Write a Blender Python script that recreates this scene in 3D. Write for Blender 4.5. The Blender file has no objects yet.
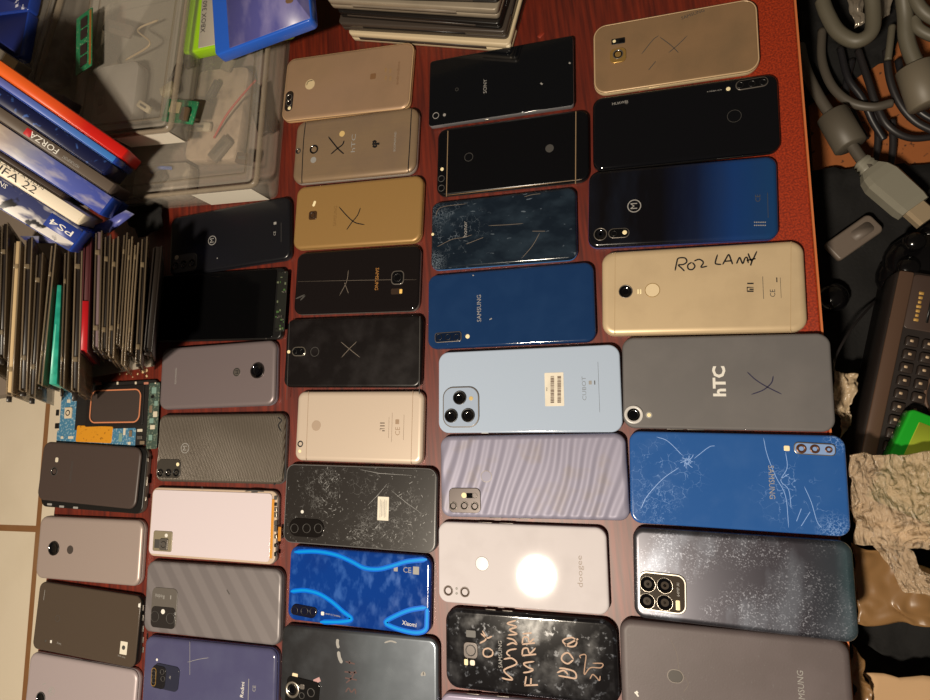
import bpy, math, random
from mathutils import Vector, Matrix, noise
random.seed(7)
SC = bpy.context.scene
COL = SC.collection
# ------------------------------------------------------------------ camera
F_PX, CAM_H = 580.0, 0.5274
RC = Matrix(((0.9521753301701762, -0.08831619162924409, -0.2925104970961258),
             (-0.1314525671239162, -0.9825978399312427, -0.13123150368333103),
             (-0.2758303159767764, 0.16340665610238297, -0.9472148127693049)))   # world -> camera (x right, y down, z forward)
CAM = Vector((0, 0, CAM_H))
cd = bpy.data.cameras.new('camera'); cam = bpy.data.objects.new('camera', cd); COL.objects.link(cam)
cd.sensor_fit = 'HORIZONTAL'; cd.sensor_width = 36; cd.lens = F_PX / 930 * 36; cd.clip_start = 0.01; cd.clip_end = 50
m = RC.transposed()
r = Matrix(((m[0][0], -m[0][1], -m[0][2]), (m[1][0], -m[1][1], -m[1][2]), (m[2][0], -m[2][1], -m[2][2])))
cam.matrix_world = Matrix.Translation(CAM) @ r.to_4x4()
SC.camera = cam
def W(px, py, z=0.0):
    "the point of the place at height z that the photograph shows at this pixel"
    d = m @ Vector(((px - 465) / F_PX, (py - 350) / F_PX, 1))
    return CAM + d * ((z - CAM_H) / d.z)
# ------------------------------------------------------------------ light
LAMP = Vector((-0.306, -0.336, 1.0)); LAMP_W = 60.0
ld = bpy.data.lights.new('ceiling_bulb', 'POINT'); ld.energy = LAMP_W; ld.shadow_soft_size = 0.042; ld.color = (1, 0.87, 0.70)
lo = bpy.data.objects.new('ceiling_bulb', ld); lo.location = LAMP; COL.objects.link(lo)
w = bpy.data.worlds.new('room_ambience'); SC.world = w; w.use_nodes = True
AMB = (0.040, 0.033, 0.026)
w.node_tree.nodes['Background'].inputs[0].default_value = (*AMB, 1); w.node_tree.nodes['Background'].inputs[1].default_value = 1.0
SC.view_settings.view_transform = 'Standard'; SC.view_settings.look = 'None'; SC.view_settings.exposure = 0.0; SC.view_settings.gamma = 1.0
SC.view_settings.use_curve_mapping = False
def lin(c): c /= 255; return c / 12.92 if c <= 0.04045 else ((c + 0.055) / 1.055) ** 2.4
def light_at(p):
    d = LAMP - Vector(p); q = d.length_squared
    e = LAMP_W * abs(d.z) / d.length / (4 * math.pi ** 2 * q) 
    return [e * c + a for c, a in zip((1, .87, .70), AMB)]
def alb(c, p, k=1.0):
    "surface colour of a thing that reads as sRGB c where the room's light falls on it at p"
    L = light_at(p)
    return tuple(min(0.86, max(0.002, lin(x) * k / l)) for x, l in zip(c, L))
# ------------------------------------------------------------------ materials
def mat(name, col, rough=0.4, metal=0.0, coat=0.0, spec=0.5, layers=(), bump=None, grad=None, clear=0.0, aniso=0.0, coat_rough=0.05):
    M = bpy.data.materials.new(name); M.use_nodes = True
    nt = M.node_tree; N = nt.nodes; L = nt.links
    b = N['Principled BSDF']
    I = b.inputs
    I['Base Color'].default_value = (*col, 1); I['Roughness'].default_value = rough; I['Metallic'].default_value = metal
    I['Coat Weight'].default_value = coat; I['Coat Roughness'].default_value = coat_rough; I['Specular IOR Level'].default_value = spec
    if aniso: I['Anisotropic'].default_value = aniso
    def node(t, **k):
        n = N.new(t)
        for a, v in k.items(): setattr(n, a, v)
        return n
    tc = node('ShaderNodeTexCoord')
    mp = node('ShaderNodeMapping'); mp.inputs['Scale'].default_value = (1000, 1000, 1000); L.new(tc.outputs['Object'], mp.inputs[0])
    cur = None
    if grad:                     # (axis x position in mm, colour) stops
        sx = node('ShaderNodeSeparateXYZ'); L.new(mp.outputs[0], sx.inputs[0])
        mr = node('ShaderNodeMapRange'); mr.inputs[1].default_value = grad[0][0]; mr.inputs[2].default_value = grad[-1][0]; L.new(sx.outputs[0], mr.inputs[0])
        rp = node('ShaderNodeValToRGB'); L.new(mr.outputs[0], rp.inputs[0])
        a, z = grad[0][0], grad[-1][0]
        els = rp.color_ramp.elements
        els[0].position = 0; els[0].color = (*grad[0][1], 1); els[1].position = 1; els[1].color = (*grad[-1][1], 1)
        for g in grad[1:-1]:
            e = els.new((g[0] - a) / (z - a)); e.color = (*g[1], 1)
        cur = rp.outputs[0]
    roughs = None
    for ly in layers:
        kind = ly['kind']; sc = ly.get('scale', .1)
        mp2 = node('ShaderNodeMapping'); mp2.inputs['Scale'].default_value = ly.get('stretch', (1, 1, 1)); mp2.inputs['Rotation'].default_value = (0, 0, math.radians(ly.get('rot', 0)))
        mp2.inputs['Location'].default_value = (ly.get('seed', 0) * 37.0,) * 3
        L.new(mp.outputs[0], mp2.inputs[0])
        if kind == 'noise':
            t = node('ShaderNodeTexNoise'); t.inputs['Scale'].default_value = sc; t.inputs['Detail'].default_value = ly.get('detail', 4); L.new(mp2.outputs[0], t.inputs[0])
            rg = node('ShaderNodeMapRange'); rg.inputs[1].default_value = ly.get('lo', .45); rg.inputs[2].default_value = ly.get('hi', .65); L.new(t.outputs[0], rg.inputs[0])
            fac = rg.outputs[0]
        elif kind == 'wave':
            t = node('ShaderNodeTexWave'); t.inputs['Scale'].default_value = sc; t.inputs['Distortion'].default_value = ly.get('dist', 0); t.inputs['Detail'].default_value = 2; t.inputs['Detail Scale'].default_value = ly.get('dscale', 1)
            L.new(mp2.outputs[0], t.inputs[0])
            rg = node('ShaderNodeMapRange'); rg.inputs[1].default_value = ly.get('lo', .3); rg.inputs[2].default_value = ly.get('hi', .7); L.new(t.outputs[1], rg.inputs[0]); fac = rg.outputs[0]
        elif kind == 'cracks':
            d = node('ShaderNodeTexNoise'); d.inputs['Scale'].default_value = sc * 2; L.new(mp2.outputs[0], d.inputs[0])
            ad = node('ShaderNodeVectorMath', operation='MULTIPLY_ADD'); L.new(d.outputs[1], ad.inputs[0]); ad.inputs[1].default_value = (ly.get('wob', 4),) * 3; L.new(mp2.outputs[0], ad.inputs[2])
            t = node('ShaderNodeTexVoronoi', feature='DISTANCE_TO_EDGE'); t.inputs['Scale'].default_value = sc; L.new(ad.outputs[0], t.inputs[0])
            rg = node('ShaderNodeMapRange'); rg.inputs[1].default_value = 0; rg.inputs[2].default_value = ly.get('w', .03); rg.inputs[3].default_value = 1; rg.inputs[4].default_value = 0; L.new(t.outputs[0], rg.inputs[0])
            fac = rg.outputs[0]
        if 'mask' in ly:
            mn = node('ShaderNodeTexNoise'); mn.inputs['Scale'].default_value = ly['mask'][0]; L.new(mp2.outputs[0], mn.inputs[0])
            mr = node('ShaderNodeMapRange'); mr.inputs[1].default_value = ly['mask'][1]; mr.inputs[2].default_value = ly['mask'][2]; L.new(mn.outputs[0], mr.inputs[0])
            mu = node('ShaderNodeMath', operation='MULTIPLY'); L.new(fac, mu.inputs[0]); L.new(mr.outputs[0], mu.inputs[1]); fac = mu.outputs[0]
        if 'near' in ly:         # damage gathered round one spot (mm)
            vd = node('ShaderNodeVectorMath', operation='DISTANCE'); L.new(mp.outputs[0], vd.inputs[0]); vd.inputs[1].default_value = (*ly['near'][:2], 8)
            mr = node('ShaderNodeMapRange'); mr.inputs[1].default_value = ly['near'][2]; mr.inputs[2].default_value = ly['near'][3]; mr.inputs[3].default_value = 1; mr.inputs[4].default_value = 0; L.new(vd.outputs['Value'], mr.inputs[0])
            mu = node('ShaderNodeMath', operation='MULTIPLY'); L.new(fac, mu.inputs[0]); L.new(mr.outputs[0], mu.inputs[1]); fac = mu.outputs[0]
        st = node('ShaderNodeMath', operation='MULTIPLY'); st.inputs[1].default_value = ly.get('amt', 1); L.new(fac, st.inputs[0]); fac = st.outputs[0]
        mx = node('ShaderNodeMix', data_type='RGBA'); L.new(fac, mx.inputs['Factor'])
        if cur is None: mx.inputs[6].default_value = (*col, 1)
        else: L.new(cur, mx.inputs[6])
        mx.inputs[7].default_value = (*ly['col'], 1); cur = mx.outputs[2]
        if 'rough' in ly:
            mm = node('ShaderNodeMix', data_type='FLOAT'); L.new(fac, mm.inputs[0])
            if roughs is None: mm.inputs[2].default_value = rough
            else: L.new(roughs, mm.inputs[2])
            mm.inputs[3].default_value = ly['rough']; roughs = mm.outputs[0]
    if cur is not None: L.new(cur, I['Base Color'])
    if roughs is not None: L.new(roughs, I['Roughness'])
    if bump:
        kind, sc, st, extra = bump
        mp3 = node('ShaderNodeMapping'); mp3.inputs['Scale'].default_value = extra.get('stretch', (1, 1, 1)); mp3.inputs['Rotation'].default_value = (0, 0, math.radians(extra.get('rot', 0))); L.new(mp.outputs[0], mp3.inputs[0])
        if kind == 'noise':
            t = node('ShaderNodeTexNoise'); t.inputs['Scale'].default_value = sc; t.inputs['Detail'].default_value = 6; o = t.outputs[0]
        else:
            t = node('ShaderNodeTexWave'); t.inputs['Scale'].default_value = sc; t.inputs['Distortion'].default_value = extra.get('dist', 0); t.inputs['Detail Scale'].default_value = extra.get('dscale', 1); t.inputs['Detail'].default_value = extra.get('detail', 0)
            t.wave_profile = extra.get('profile', 'SIN'); o = t.outputs[1]
        L.new(mp3.outputs[0], t.inputs[0])
        bm = node('ShaderNodeBump'); bm.inputs['Strength'].default_value = extra.get('strength', 1); bm.inputs['Distance'].default_value = st; L.new(o, bm.inputs['Height']); L.new(bm.outputs[0], I['Normal'])
        if coat: L.new(bm.outputs[0], I['Coat Normal'])
    if clear:                    # see-through plastic
        tr = node('ShaderNodeBsdfTransparent'); tr.inputs[0].default_value = (.93, .93, .92, 1)
        ms = node('ShaderNodeMixShader'); ms.inputs[0].default_value = clear
        L.new(b.outputs[0], ms.inputs[1]); L.new(tr.outputs[0], ms.inputs[2]); L.new(ms.outputs[0], N['Material Output'].inputs[0])
    return M
def S(*c): return tuple(lin(x) for x in c)
BLACK = mat('black_plastic', S(22, 21, 21), .35)
DARK = mat('dark_glass', S(10, 10, 12), .08, spec=.6)
LENS = mat('lens_glass', S(6, 6, 9), .04, spec=.9)
STEEL = mat('bright_metal', S(190, 182, 170), .28, metal=.9)
GREYM = mat('grey_metal', S(120, 114, 108), .35, metal=.6)
GOLDM = mat('gold_metal', S(205, 165, 95), .3, metal=.7)
WHITE = mat('white_print', S(225, 222, 215), .6)
PALE = mat('pale_print', S(150, 148, 145), .6)
DIM = mat('dim_print', S(70, 68, 66), .5)
FLASH = mat('flash_lens', S(250, 235, 190), .2)
INK = mat('black_marker', S(18, 17, 20), .5)
BLUEINK = mat('blue_ink', S(32, 30, 62), .5)
PALEINK = mat('pale_marker', S(160, 128, 105), .6)
SCRATCH = mat('scratch', S(110, 100, 90), .6)
PAPER = mat('paper', S(232, 225, 210), .8, layers=[dict(kind='noise', scale=.08, lo=.4, hi=.8, col=S(205, 198, 182), amt=.6)])
# ------------------------------------------------------------------ mesh tools
def link(name, me, parent=None, mats=(), smooth=True):
    o = bpy.data.objects.new(name, me); COL.objects.link(o)
    for x in mats: me.materials.append(x)
    if smooth:
        for p in me.polygons: p.use_smooth = True
    if parent: o.parent = parent
    return o
def mesh(name, v, f, mats, parent=None, smooth=True, mi=None):
    me = bpy.data.meshes.new(name); me.from_pydata([tuple(x) for x in v], [], f); me.update()
    if not isinstance(mats, (list, tuple)): mats = [mats]
    o = link(name, me, parent, mats, smooth)
    if mi:
        for p, i in zip(me.polygons, mi): p.material_index = i
    return o
def tag(o, label, cat, group=None, kind=None):
    if label: o['label'] = label
    if cat: o['category'] = cat
    if group: o['group'] = group
    if kind: o['kind'] = kind
    return o
def empty(name, loc=(0, 0, 0), rz=0):
    o = bpy.data.objects.new(name, None); COL.objects.link(o); o.location = loc; o.rotation_euler.z = rz; o.empty_display_size = .01
    return o
def rrect(w, h, rad, n=6):
    "outline of a rounded rectangle, counter-clockwise; rad may be four radii (tr, tl, bl, br)"
    rr = rad if isinstance(rad, (list, tuple)) else (rad,) * 4
    out = []
    for (sx, sy, a0), q in zip(((1, 1, 0), (-1, 1, 90), (-1, -1, 180), (1, -1, 270)), rr):
        q = max(.05, min(q, w / 2 - .01, h / 2 - .01))
        cx, cy = sx * (w / 2 - q), sy * (h / 2 - q)
        for i in range(n + 1):
            a = math.radians(a0 + 90 * i / n); out.append((cx + q * math.cos(a), cy + q * math.sin(a)))
    return out
def stack(rings, w, h, rad, cx=0, cy=0, rot=0, n=6, cap0=True, cap1=True):
    "rings of (inset, z) in mm on a rounded rectangle -> vertices in metres and faces"
    v, f = [], []
    c, s = math.cos(rot), math.sin(rot)
    for ins, z in rings:
        rr = [max(q - ins, .1) for q in rad] if isinstance(rad, (list, tuple)) else max(rad - ins, .1)
        for x, y in rrect(w - 2 * ins, h - 2 * ins, rr, n): v.append(((cx + x * c - y * s) * .001, (cy + x * s + y * c) * .001, z * .001))
    k = 4 * (n + 1)
    for i in range(len(rings) - 1):
        for j in range(k):
            a, b = i * k + j, i * k + (j + 1) % k
            f.append((a, b, b + k, a + k))
    if cap0: f.append(tuple(reversed(range(k))))
    if cap1: f.append(tuple(range((len(rings) - 1) * k, len(rings) * k)))
    return v, f
def join(*parts):
    v, f = [], []
    for a, b in parts:
        n = len(v); v += list(a); f += [tuple(i + n for i in q) for q in b]
    return v, f
def boxvf(x0, x1, y0, y1, z0, z1):
    v = [(x, y, z) for z in (z0, z1) for x, y in ((x0, y0), (x1, y0), (x1, y1), (x0, y1))]
    return v, [(3, 2, 1, 0), (4, 5, 6, 7), (0, 1, 5, 4), (1, 2, 6, 5), (2, 3, 7, 6), (3, 0, 4, 7)]
def tubevf(pts, rad, n=8, caps=True):
    P = [Vector(p) for p in pts]; v, f = [], []
    up = Vector((0, 0, 1)); prev = None
    for i, p in enumerate(P):
        t = (P[min(i + 1, len(P) - 1)] - P[max(i - 1, 0)]).normalized()
        a = prev - t * prev.dot(t) if prev is not None else t.cross(up if abs(t.z) < .9 else Vector((1, 0, 0)))
        a.normalize(); prev = a; b = t.cross(a)
        rd = rad[i] if isinstance(rad, (list, tuple)) else rad
        for k in range(n):
            g = 2 * math.pi * k / n; v.append(p + a * math.cos(g) * rd + b * math.sin(g) * rd)
    for i in range(len(P) - 1):
        for k in range(n):
            q, s_ = i * n + k, i * n + (k + 1) % n; f.append((q, s_, s_ + n, q + n))
    if caps: f.append(tuple(reversed(range(n)))); f.append(tuple(range((len(P) - 1) * n, len(P) * n)))
    return v, f
def spline(pts, k=8):
    P = [Vector(p) for p in pts]
    if len(P) < 3: return P
    Q = [P[0] * 2 - P[1]] + P + [P[-1] * 2 - P[-2]]; out = []
    for i in range(1, len(Q) - 2):
        a, b, c, d = Q[i - 1:i + 3]
        for j in range(k):
            t = j / k
            out.append(.5 * (2 * b + (c - a) * t + (2 * a - 5 * b + 4 * c - d) * t * t + (3 * b - a - 3 * c + d) * t ** 3))
    return out + [P[-1]]
def ribbonvf(lines, width, z, th=.0):
    v, f = [], []
    for ln in lines:
        n0 = len(v)
        for i, p in enumerate(ln):
            a, b = ln[max(i - 1, 0)], ln[min(i + 1, len(ln) - 1)]
            dx, dy = b[0] - a[0], b[1] - a[1]; q = math.hypot(dx, dy) or 1
            wv = width * (.35 if i in (0, len(ln) - 1) and len(ln) > 2 else 1)
            nx, ny = -dy / q * wv / 2, dx / q * wv / 2
            v += [((p[0] + nx) * .001, (p[1] + ny) * .001, z * .001), ((p[0] - nx) * .001, (p[1] - ny) * .001, z * .001)]
        for i in range(len(ln) - 1):
            a = n0 + 2 * i; f.append((a + 1, a + 3, a + 2, a))
    return v, f
def text_mesh(s, size, extrude=.02, align='CENTER', bold=0):
    cu = bpy.data.curves.new('lettering', 'FONT'); cu.body = s; cu.size = size * .001 / .72; cu.align_x = align; cu.align_y = 'CENTER'; cu.extrude = extrude * .001; cu.resolution_u = 2; cu.offset = bold * size * .001
    o = bpy.data.objects.new('lettering', cu); COL.objects.link(o)
    dg = bpy.context.evaluated_depsgraph_get(); dg.update()
    me = bpy.data.meshes.new_from_object(o.evaluated_get(dg)); me.name = 'lettering'
    bpy.data.objects.remove(o); bpy.data.curves.remove(cu)
    me.materials.clear()
    return me
# ------------------------------------------------------------------ phones
class Phone:
    G = 'used mobile phones laid out in rows on the wooden table'
    def __init__(s, label, corners, back, side, T=8.0, r=9.0, e=3.0, ez=2.6, frame_e=.7, dz=0.0, seam=0.0, tilt=(0, 0), name='mobile_phone', cover=True):
        s.T = T; s.dz = dz; s.r = r
        # the outline shows the lower edge of the sides that face the camera and the upper edge of the others
        NX, NY = 644.0, 430.0
        mx_, my_ = sum(p[0] for p in corners) / 4, sum(p[1] for p in corners) / 4
        zn, zf_ = (1.4 + dz) * .001, (T - ez * .6 + dz) * .001
        g = [W(x, y, T * .001) for x, y in corners]; gx = (g[1] - g[0] + g[2] - g[3]).normalized(); gy = Vector((-gx.y, gx.x, 0))
        q = []
        for i, (x, y) in enumerate(corners):
            zv = (zn if x > NX else zf_) if i in (0, 3) else (zn if x < NX else zf_)
            zm = (.75 * T + dz) * .001; zh = (zm if y > NY else zf_) if i in (0, 1) else (zm if y < NY else zf_)
            a, h = W(x, y, zv), W(x, y, zh); pt = a + gy * (h - a).dot(gy); pt.z = 0; q.append(pt)
        c = sum(q, Vector()) / 4
        ux = (q[1] - q[0]) + (q[2] - q[3]); s.L = ux.length / 2 * 1000
        s.Wd = ((q[0] - q[3]).length + (q[1] - q[2]).length) / 2 * 1000
        s.a = math.atan2(ux.y, ux.x); s.c = c
        s.root = empty(name, (c.x, c.y, dz * .001), s.a); s.root.rotation_euler.x = math.radians(tilt[0]); s.root.rotation_euler.y = math.radians(tilt[1])
        tag(s.root, label, 'phone', s.G)
        zf = T - ez
        v, f = stack([(1.6, 0), (.5, .5), (0, 1.4), (0, zf - .25), (.25, zf)], s.L, s.Wd, r, n=8)
        s.frame = mesh('frame', v, f, side, s.root)
        rings = [(.12, zf)]
        K = 5
        for i in range(1, K + 1):
            a = math.pi / 2 * i / K; rings.append((.12 + e * (1 - math.cos(a)), zf + ez * math.sin(a)))
        rings.append((e + .6, T)); rings.append((e + 4, T))
        if cover:
            v, f = stack(rings, s.L, s.Wd, r, n=8); s.back = mesh('back_cover', v, f, back, s.root)
    def loc(s, px, py):
        p = W(px, py, (s.T + s.dz) * .001) - s.c; c, sn = math.cos(s.a), math.sin(s.a)
        return ((p.x * c + p.y * sn) * 1000, (-p.x * sn + p.y * c) * 1000)
    def slab(s, name, px, py, w, h, rad, hg, mt, rot=0, parent=None, z0=None, bev=.25, loc=None):
        x, y = loc or s.loc(px, py); z = s.T if z0 is None else z0
        b = min(bev, hg * .6)
        v, f = stack([(0, z - .2), (0, z + hg - b), (b, z + hg), (b + .2, z + hg)], w, h, rad, x, y, math.radians(rot))
        return mesh(name, v, f, mt, parent or s.root)
    def lens(s, px, py, d, rim=GREYM, hg=.6, parent=None, z0=None, ringw=.16, name='camera_lens', glass=None):
        x, y = s.loc(px, py); z = s.T if z0 is None else z0; R = d / 2; n = 24
        prof = [(R, z - .15), (R, z + hg - .15), (R - .15, z + hg), (R * (1 - ringw), z + hg), (R * (1 - ringw) - .1, z + hg - .35), (R * .5, z + hg - .42), (R * .47, z + hg - .55), (R * .2, z + hg - .5)]
        v, f, mi = [], [], []
        for q, zz in prof:
            for k in range(n): v.append(((x + q * math.cos(2 * math.pi * k / n)) * .001, (y + q * math.sin(2 * math.pi * k / n)) * .001, zz * .001))
        for i in range(len(prof) - 1):
            for k in range(n):
                a, b = i * n + k, i * n + (k + 1) % n; f.append((a, b, b + n, a + n)); mi.append(0 if i < 4 else (1 if i != 5 else 2))
        f.append(tuple(range((len(prof) - 1) * n, len(prof) * n))); mi.append(1)
        return mesh(name, v, f, [rim, glass or LENS, BLACK], parent or s.root, mi=mi)
    def ring(s, name, px, py, w, h, rad, wd, hg, mt, rot=0, parent=None, z0=None):
        x, y = s.loc(px, py); z = s.T if z0 is None else z0
        v, f = stack([(0, z - .1), (0, z + hg), (wd, z + hg), (wd, z - .1)], w, h, rad, x, y, math.radians(rot), cap0=False, cap1=False)
        return mesh(name, v, f, mt, parent or s.root, smooth=False)
    def disc(s, name, px, py, d, hg, mt, parent=None, z0=None):
        return s.slab(name, px, py, d, d, d / 2, hg, mt, parent=parent, z0=z0, bev=.15)
    def flash(s, px, py, d=3, parent=None, z0=None, mt=None): return s.disc('flash', px, py, d, .25, mt or FLASH, parent, z0)
    def text(s, t, px, py, size, rot=90, mt=WHITE, name='lettering', parent=None, z0=None, width=None, bold=0):
        x, y = s.loc(px, py); me = text_mesh(t, size, bold=bold)
        o = link(name, me, parent or s.root, [mt], False); z = s.T if z0 is None else z0
        o.location = (x * .001, y * .001, (z + .05) * .001); o.rotation_euler.z = math.radians(rot)
        if width:
            xs = [q.co.x for q in me.vertices]; k = width * .001 / max(1e-6, max(xs) - min(xs))
            for q in me.vertices: q.co.x *= k
        return o
    def strokes(s, name, lines, width, mt, smooth=True, label=None):
        out = []
        for ln in lines:
            p = [Vector((*s.loc(*q), 0)) for q in ln]
            out.append(spline(p, 5) if smooth and len(p) > 2 else p)
        v, f = ribbonvf(out, width, s.T + .06)
        o = mesh(name, v, f, mt, s.root, smooth=False)
        if label: o['label'] = label
        return o
    def rim(s, mt, wd=1.1, ins=.35, dep=.35):
        v, f = stack([(ins, s.T - dep - .8), (ins, s.T - dep), (ins + wd, s.T - dep + .25), (ins + wd, s.T - dep - .8)], s.L, s.Wd, s.r, n=8, cap0=False, cap1=False)
        return mesh('rim', v, f, mt, s.root)
    def side_button(s, px, py, ln, edge=-1, mt=None, name='side_button'):
        x, _ = s.loc(px, py); v, f = stack([(0, -.1), (0, .5), (.15, .6)], ln, 2, .9, 0, 0)
        v = [((x * .001 + a), edge * (s.Wd / 2 * .001 + c - .0001), s.T * .00055 + b) for a, b, c in v]
        return mesh(name, v, f, mt or s.frame.data.materials[0], s.root)
    def logo(s, px, py, d, mt, rot=90, parent=None):
        s.ring('logo_ring', px, py, d, d, d / 2, d * .07, .06, mt); s.text('M', px, py, d * .5, rot, mt, 'logo_letter')
def cx(ox, oy, sc): return lambda x, y: (ox + x / sc, oy + y / sc)
def ctr(c): return W(sum(p[0] for p in c) / 4, sum(p[1] for p in c) / 4, .008)
def skin(name, rgb, corners, rough=.35, k=1.06, **kw): return mat(name, alb(rgb, ctr(corners), k * (1 + .5 * kw.get('metal', 0)) * (.72 if max(rgb) < 60 else 1)), rough, **kw)
def smudge(c, amt=.35, scale=.06, rough=.5, **k): return dict(kind='noise', scale=scale, lo=.45, hi=.75, col=c, amt=amt, rough=rough, **k)
# ================================================================== column E (right)
# gold phone, top right
k = [(593.7, 27.1), (757.7, -2.3), (759.4, 70.9), (593.7, 95.7)]
p = Phone('gold glass phone at the top right with a faint scratched cross', k, skin('gold_glass', (118, 88, 58), k, .16, spec=.5, layers=[smudge(alb((102, 78, 52), ctr(k)), .6, .03)]), skin('gold_rim', (190, 160, 115), k, .3, metal=.3), r=12, T=7, e=2.4, ez=1.6)
q = cx(580, 0, 3.5)
mo = p.slab('camera_module', *q(133, 195), 14.5, 14.5, 4.5, 1.0, GOLDM); p.lens(*q(133, 192), 9.5, GREYM, .4, mo, z0=p.T + 1.0)
mo = p.slab('flash_panel', *q(134, 144), 12.5, 6, 1, .3, BLACK); p.flash(*q(120, 145), 3, mo, p.T + .3)
p.slab('heart_rate_sensor', *q(146, 144), 4, 3.6, .6, .2, DARK, parent=mo, z0=p.T + .3)
p.strokes('scratched_cross', [[q(215, 190), q(255, 140), q(275, 125)], [q(280, 130), q(320, 160), q(345, 185)], [q(310, 185), q(345, 155), q(375, 125)], [q(240, 245), q(265, 215)]], .7, DIM)
p.rim(skin('gold_rim_line', (178, 142, 100), k, .3, metal=.2)); p.text('SAMSUNG', *q(395, 50), 3.2, 12, DIM, width=20)
p.side_button(*q(260, 300), 10)
# black glass phone with triple camera
k = [(593.7, 98.6), (778.6, 72.9), (780, 151.4), (592, 171.4)]
p = Phone('glossy black phone below the gold glass phone, camera strip at its right end', k, skin('black_glass', (13, 12, 13), k, .06, coat=.3), BLACK, r=9, T=7.4, e=3, ez=2.4)
q = cx(580, 0, 3.5)
mo = p.slab('camera_module', *q(601, 293), 26, 9, 4.4, .8, GREYM, rot=2); p.slab('module_glass', *q(601, 293), 24.5, 7.6, 3.7, .2, DARK, rot=2, parent=mo, z0=p.T + .8)
for x, y in ((560, 300), (601, 295), (640, 290)): p.lens(*q(x, y), 5.6, BLACK, .3, mo, z0=p.T + 1.0)
p.flash(*q(519, 311), 3.6); p.ring('fingerprint_sensor', *q(540, 406), 11.5, 11.5, 5.7, .35, .05, DIM)
p.text('HUAWEI', *q(140, 360), 2.6, 2, PALE, width=14); p.slab('logo_mark', *q(163, 359), 3, 3, 1.4, .05, DIM)
p.text('AI CAMERA 24 MP', *q(470, 318), 1.1, 0, PALE, 'camera_lettering')
p.side_button(*q(545, 555), 30)
# black to blue gradient phone
k = [(588.6, 172), (777, 155.7), (779, 238.7), (588.4, 248.5)]
q = cx(580, 180, 3.577); c_ = ctr(k)
p = Phone('phone fading from black to blue with a speaker grille at its right', k, mat('black_blue_fade', (0, 0, 0), .13, grad=[(-75, alb((13, 10, 10), c_)), (-15, alb((12, 10, 12), c_)), (14, alb((18, 24, 42), c_)), (44, alb((22, 50, 92), c_)), (78, alb((24, 56, 88), c_))], layers=[smudge(alb((40, 48, 62), c_), .15, .05, .4, stretch=(1, .3, 1))]), skin('indigo_rim', (60, 62, 105), k, .3), r=9, T=8.2, e=4, ez=3)
p.lens(*q(73, 194), 12, GREYM, .5, ringw=.12)
mo = p.slab('flash_panel', *q(139, 190), 18.5, 9.2, 4.5, .4, GREYM); p.slab('panel_glass', *q(139, 190), 17, 7.8, 3.8, .15, DARK, parent=mo, z0=p.T + .4)
p.lens(*q(122, 192), 5, BLACK, .2, mo, z0=p.T + .5); p.flash(*q(160, 188), 4, mo, p.T + .5)
p.logo(*q(194, 93), 12, PALE)
for i in range(6):
    for j in range(2): p.disc('speaker_hole', *q(625 + 7.5 * i, 151 + 11 * j), 1.1, .02, PALE)
p.text('CE', *q(637, 65), 4, 90, DIM, 'mark'); p.slab('printed_line', *q(672, 90), .4, 22, .1, .03, DIM)
# gold phone with marker name
k = [(602.4, 253.2), (804.5, 239.3), (807, 332.4), (601.8, 335.2)]
p = Phone('gold metal phone with a name handwritten in black marker', k, skin('gold_metal_back', (198, 165, 120), k, .36, metal=.25, layers=[smudge(alb((188, 155, 112), ctr(k)), .5, .04, .45)]), skin('gold_side', (200, 165, 120), k, .35, metal=.25), r=11, T=8.5, e=5, ez=3.2)
for x in (126, 755): p.strokes('antenna_line', [[q(x, 258 - (x > 500) * 38), q(x - 2, 553 - (x > 500) * 8)]], .5, skin('antenna_plastic', (176, 142, 98), k), False)
p.lens(*q(163, 399), 12, GREYM, .6, ringw=.1)
for i in range(2): p.slab('flash', *q(208 + 9 * i, 399), 1.3, 4.4, .6, .1, FLASH)
mo = p.disc('fingerprint_sensor', *q(259, 394), 12, .1, skin('sensor_gold', (220, 188, 140), k)); p.ring('sensor_ring', *q(259, 394), 12.6, 12.6, 6.3, .5, .15, GOLDM, parent=mo)
p.strokes('logo', [[q(598, 399), q(598, 384), q(621, 384)], [q(598, 370), q(621, 370)], [q(598, 398), q(621, 398)], [q(606, 391), q(621, 391)]], 1.2, INK, False)
p.slab('printed_line', *q(655, 385), .4, 19, .1, .03, DIM); p.slab('regulatory_mark', *q(704, 357), .8, 4, .1, .03, INK); p.text('CE', *q(690, 405), 4, 90, DIM, 'mark'); p.slab('printed_line', *q(718, 385), .3, 17, .1, .03, DIM)
p.strokes('handwritten_name', [[q(340, 325), q(346, 295), q(352, 280), q(375, 279), q(382, 292), q(370, 302), q(352, 304), q(362, 314), q(374, 326)],
    [q(400, 294), q(386, 304), q(388, 318), q(402, 320), q(411, 308), q(402, 295)], [q(408, 290), q(424, 284), q(436, 288), q(441, 297), q(433, 312), q(456, 308)],
    [q(492, 266), q(484, 295), q(490, 301), q(506, 302)], [q(510, 303), q(522, 282), q(532, 267), q(540, 285), q(546, 302)], [q(518, 291), q(540, 289)],
    [q(560, 300), q(566, 285), q(572, 278), q(582, 299), q(590, 280), q(598, 278), q(602, 298)], [q(601, 262), q(608, 280), q(616, 288), q(633, 254)], [q(616, 288), q(610, 306)], [q(596, 288), q(628, 281)]], 1.25, INK)
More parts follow.
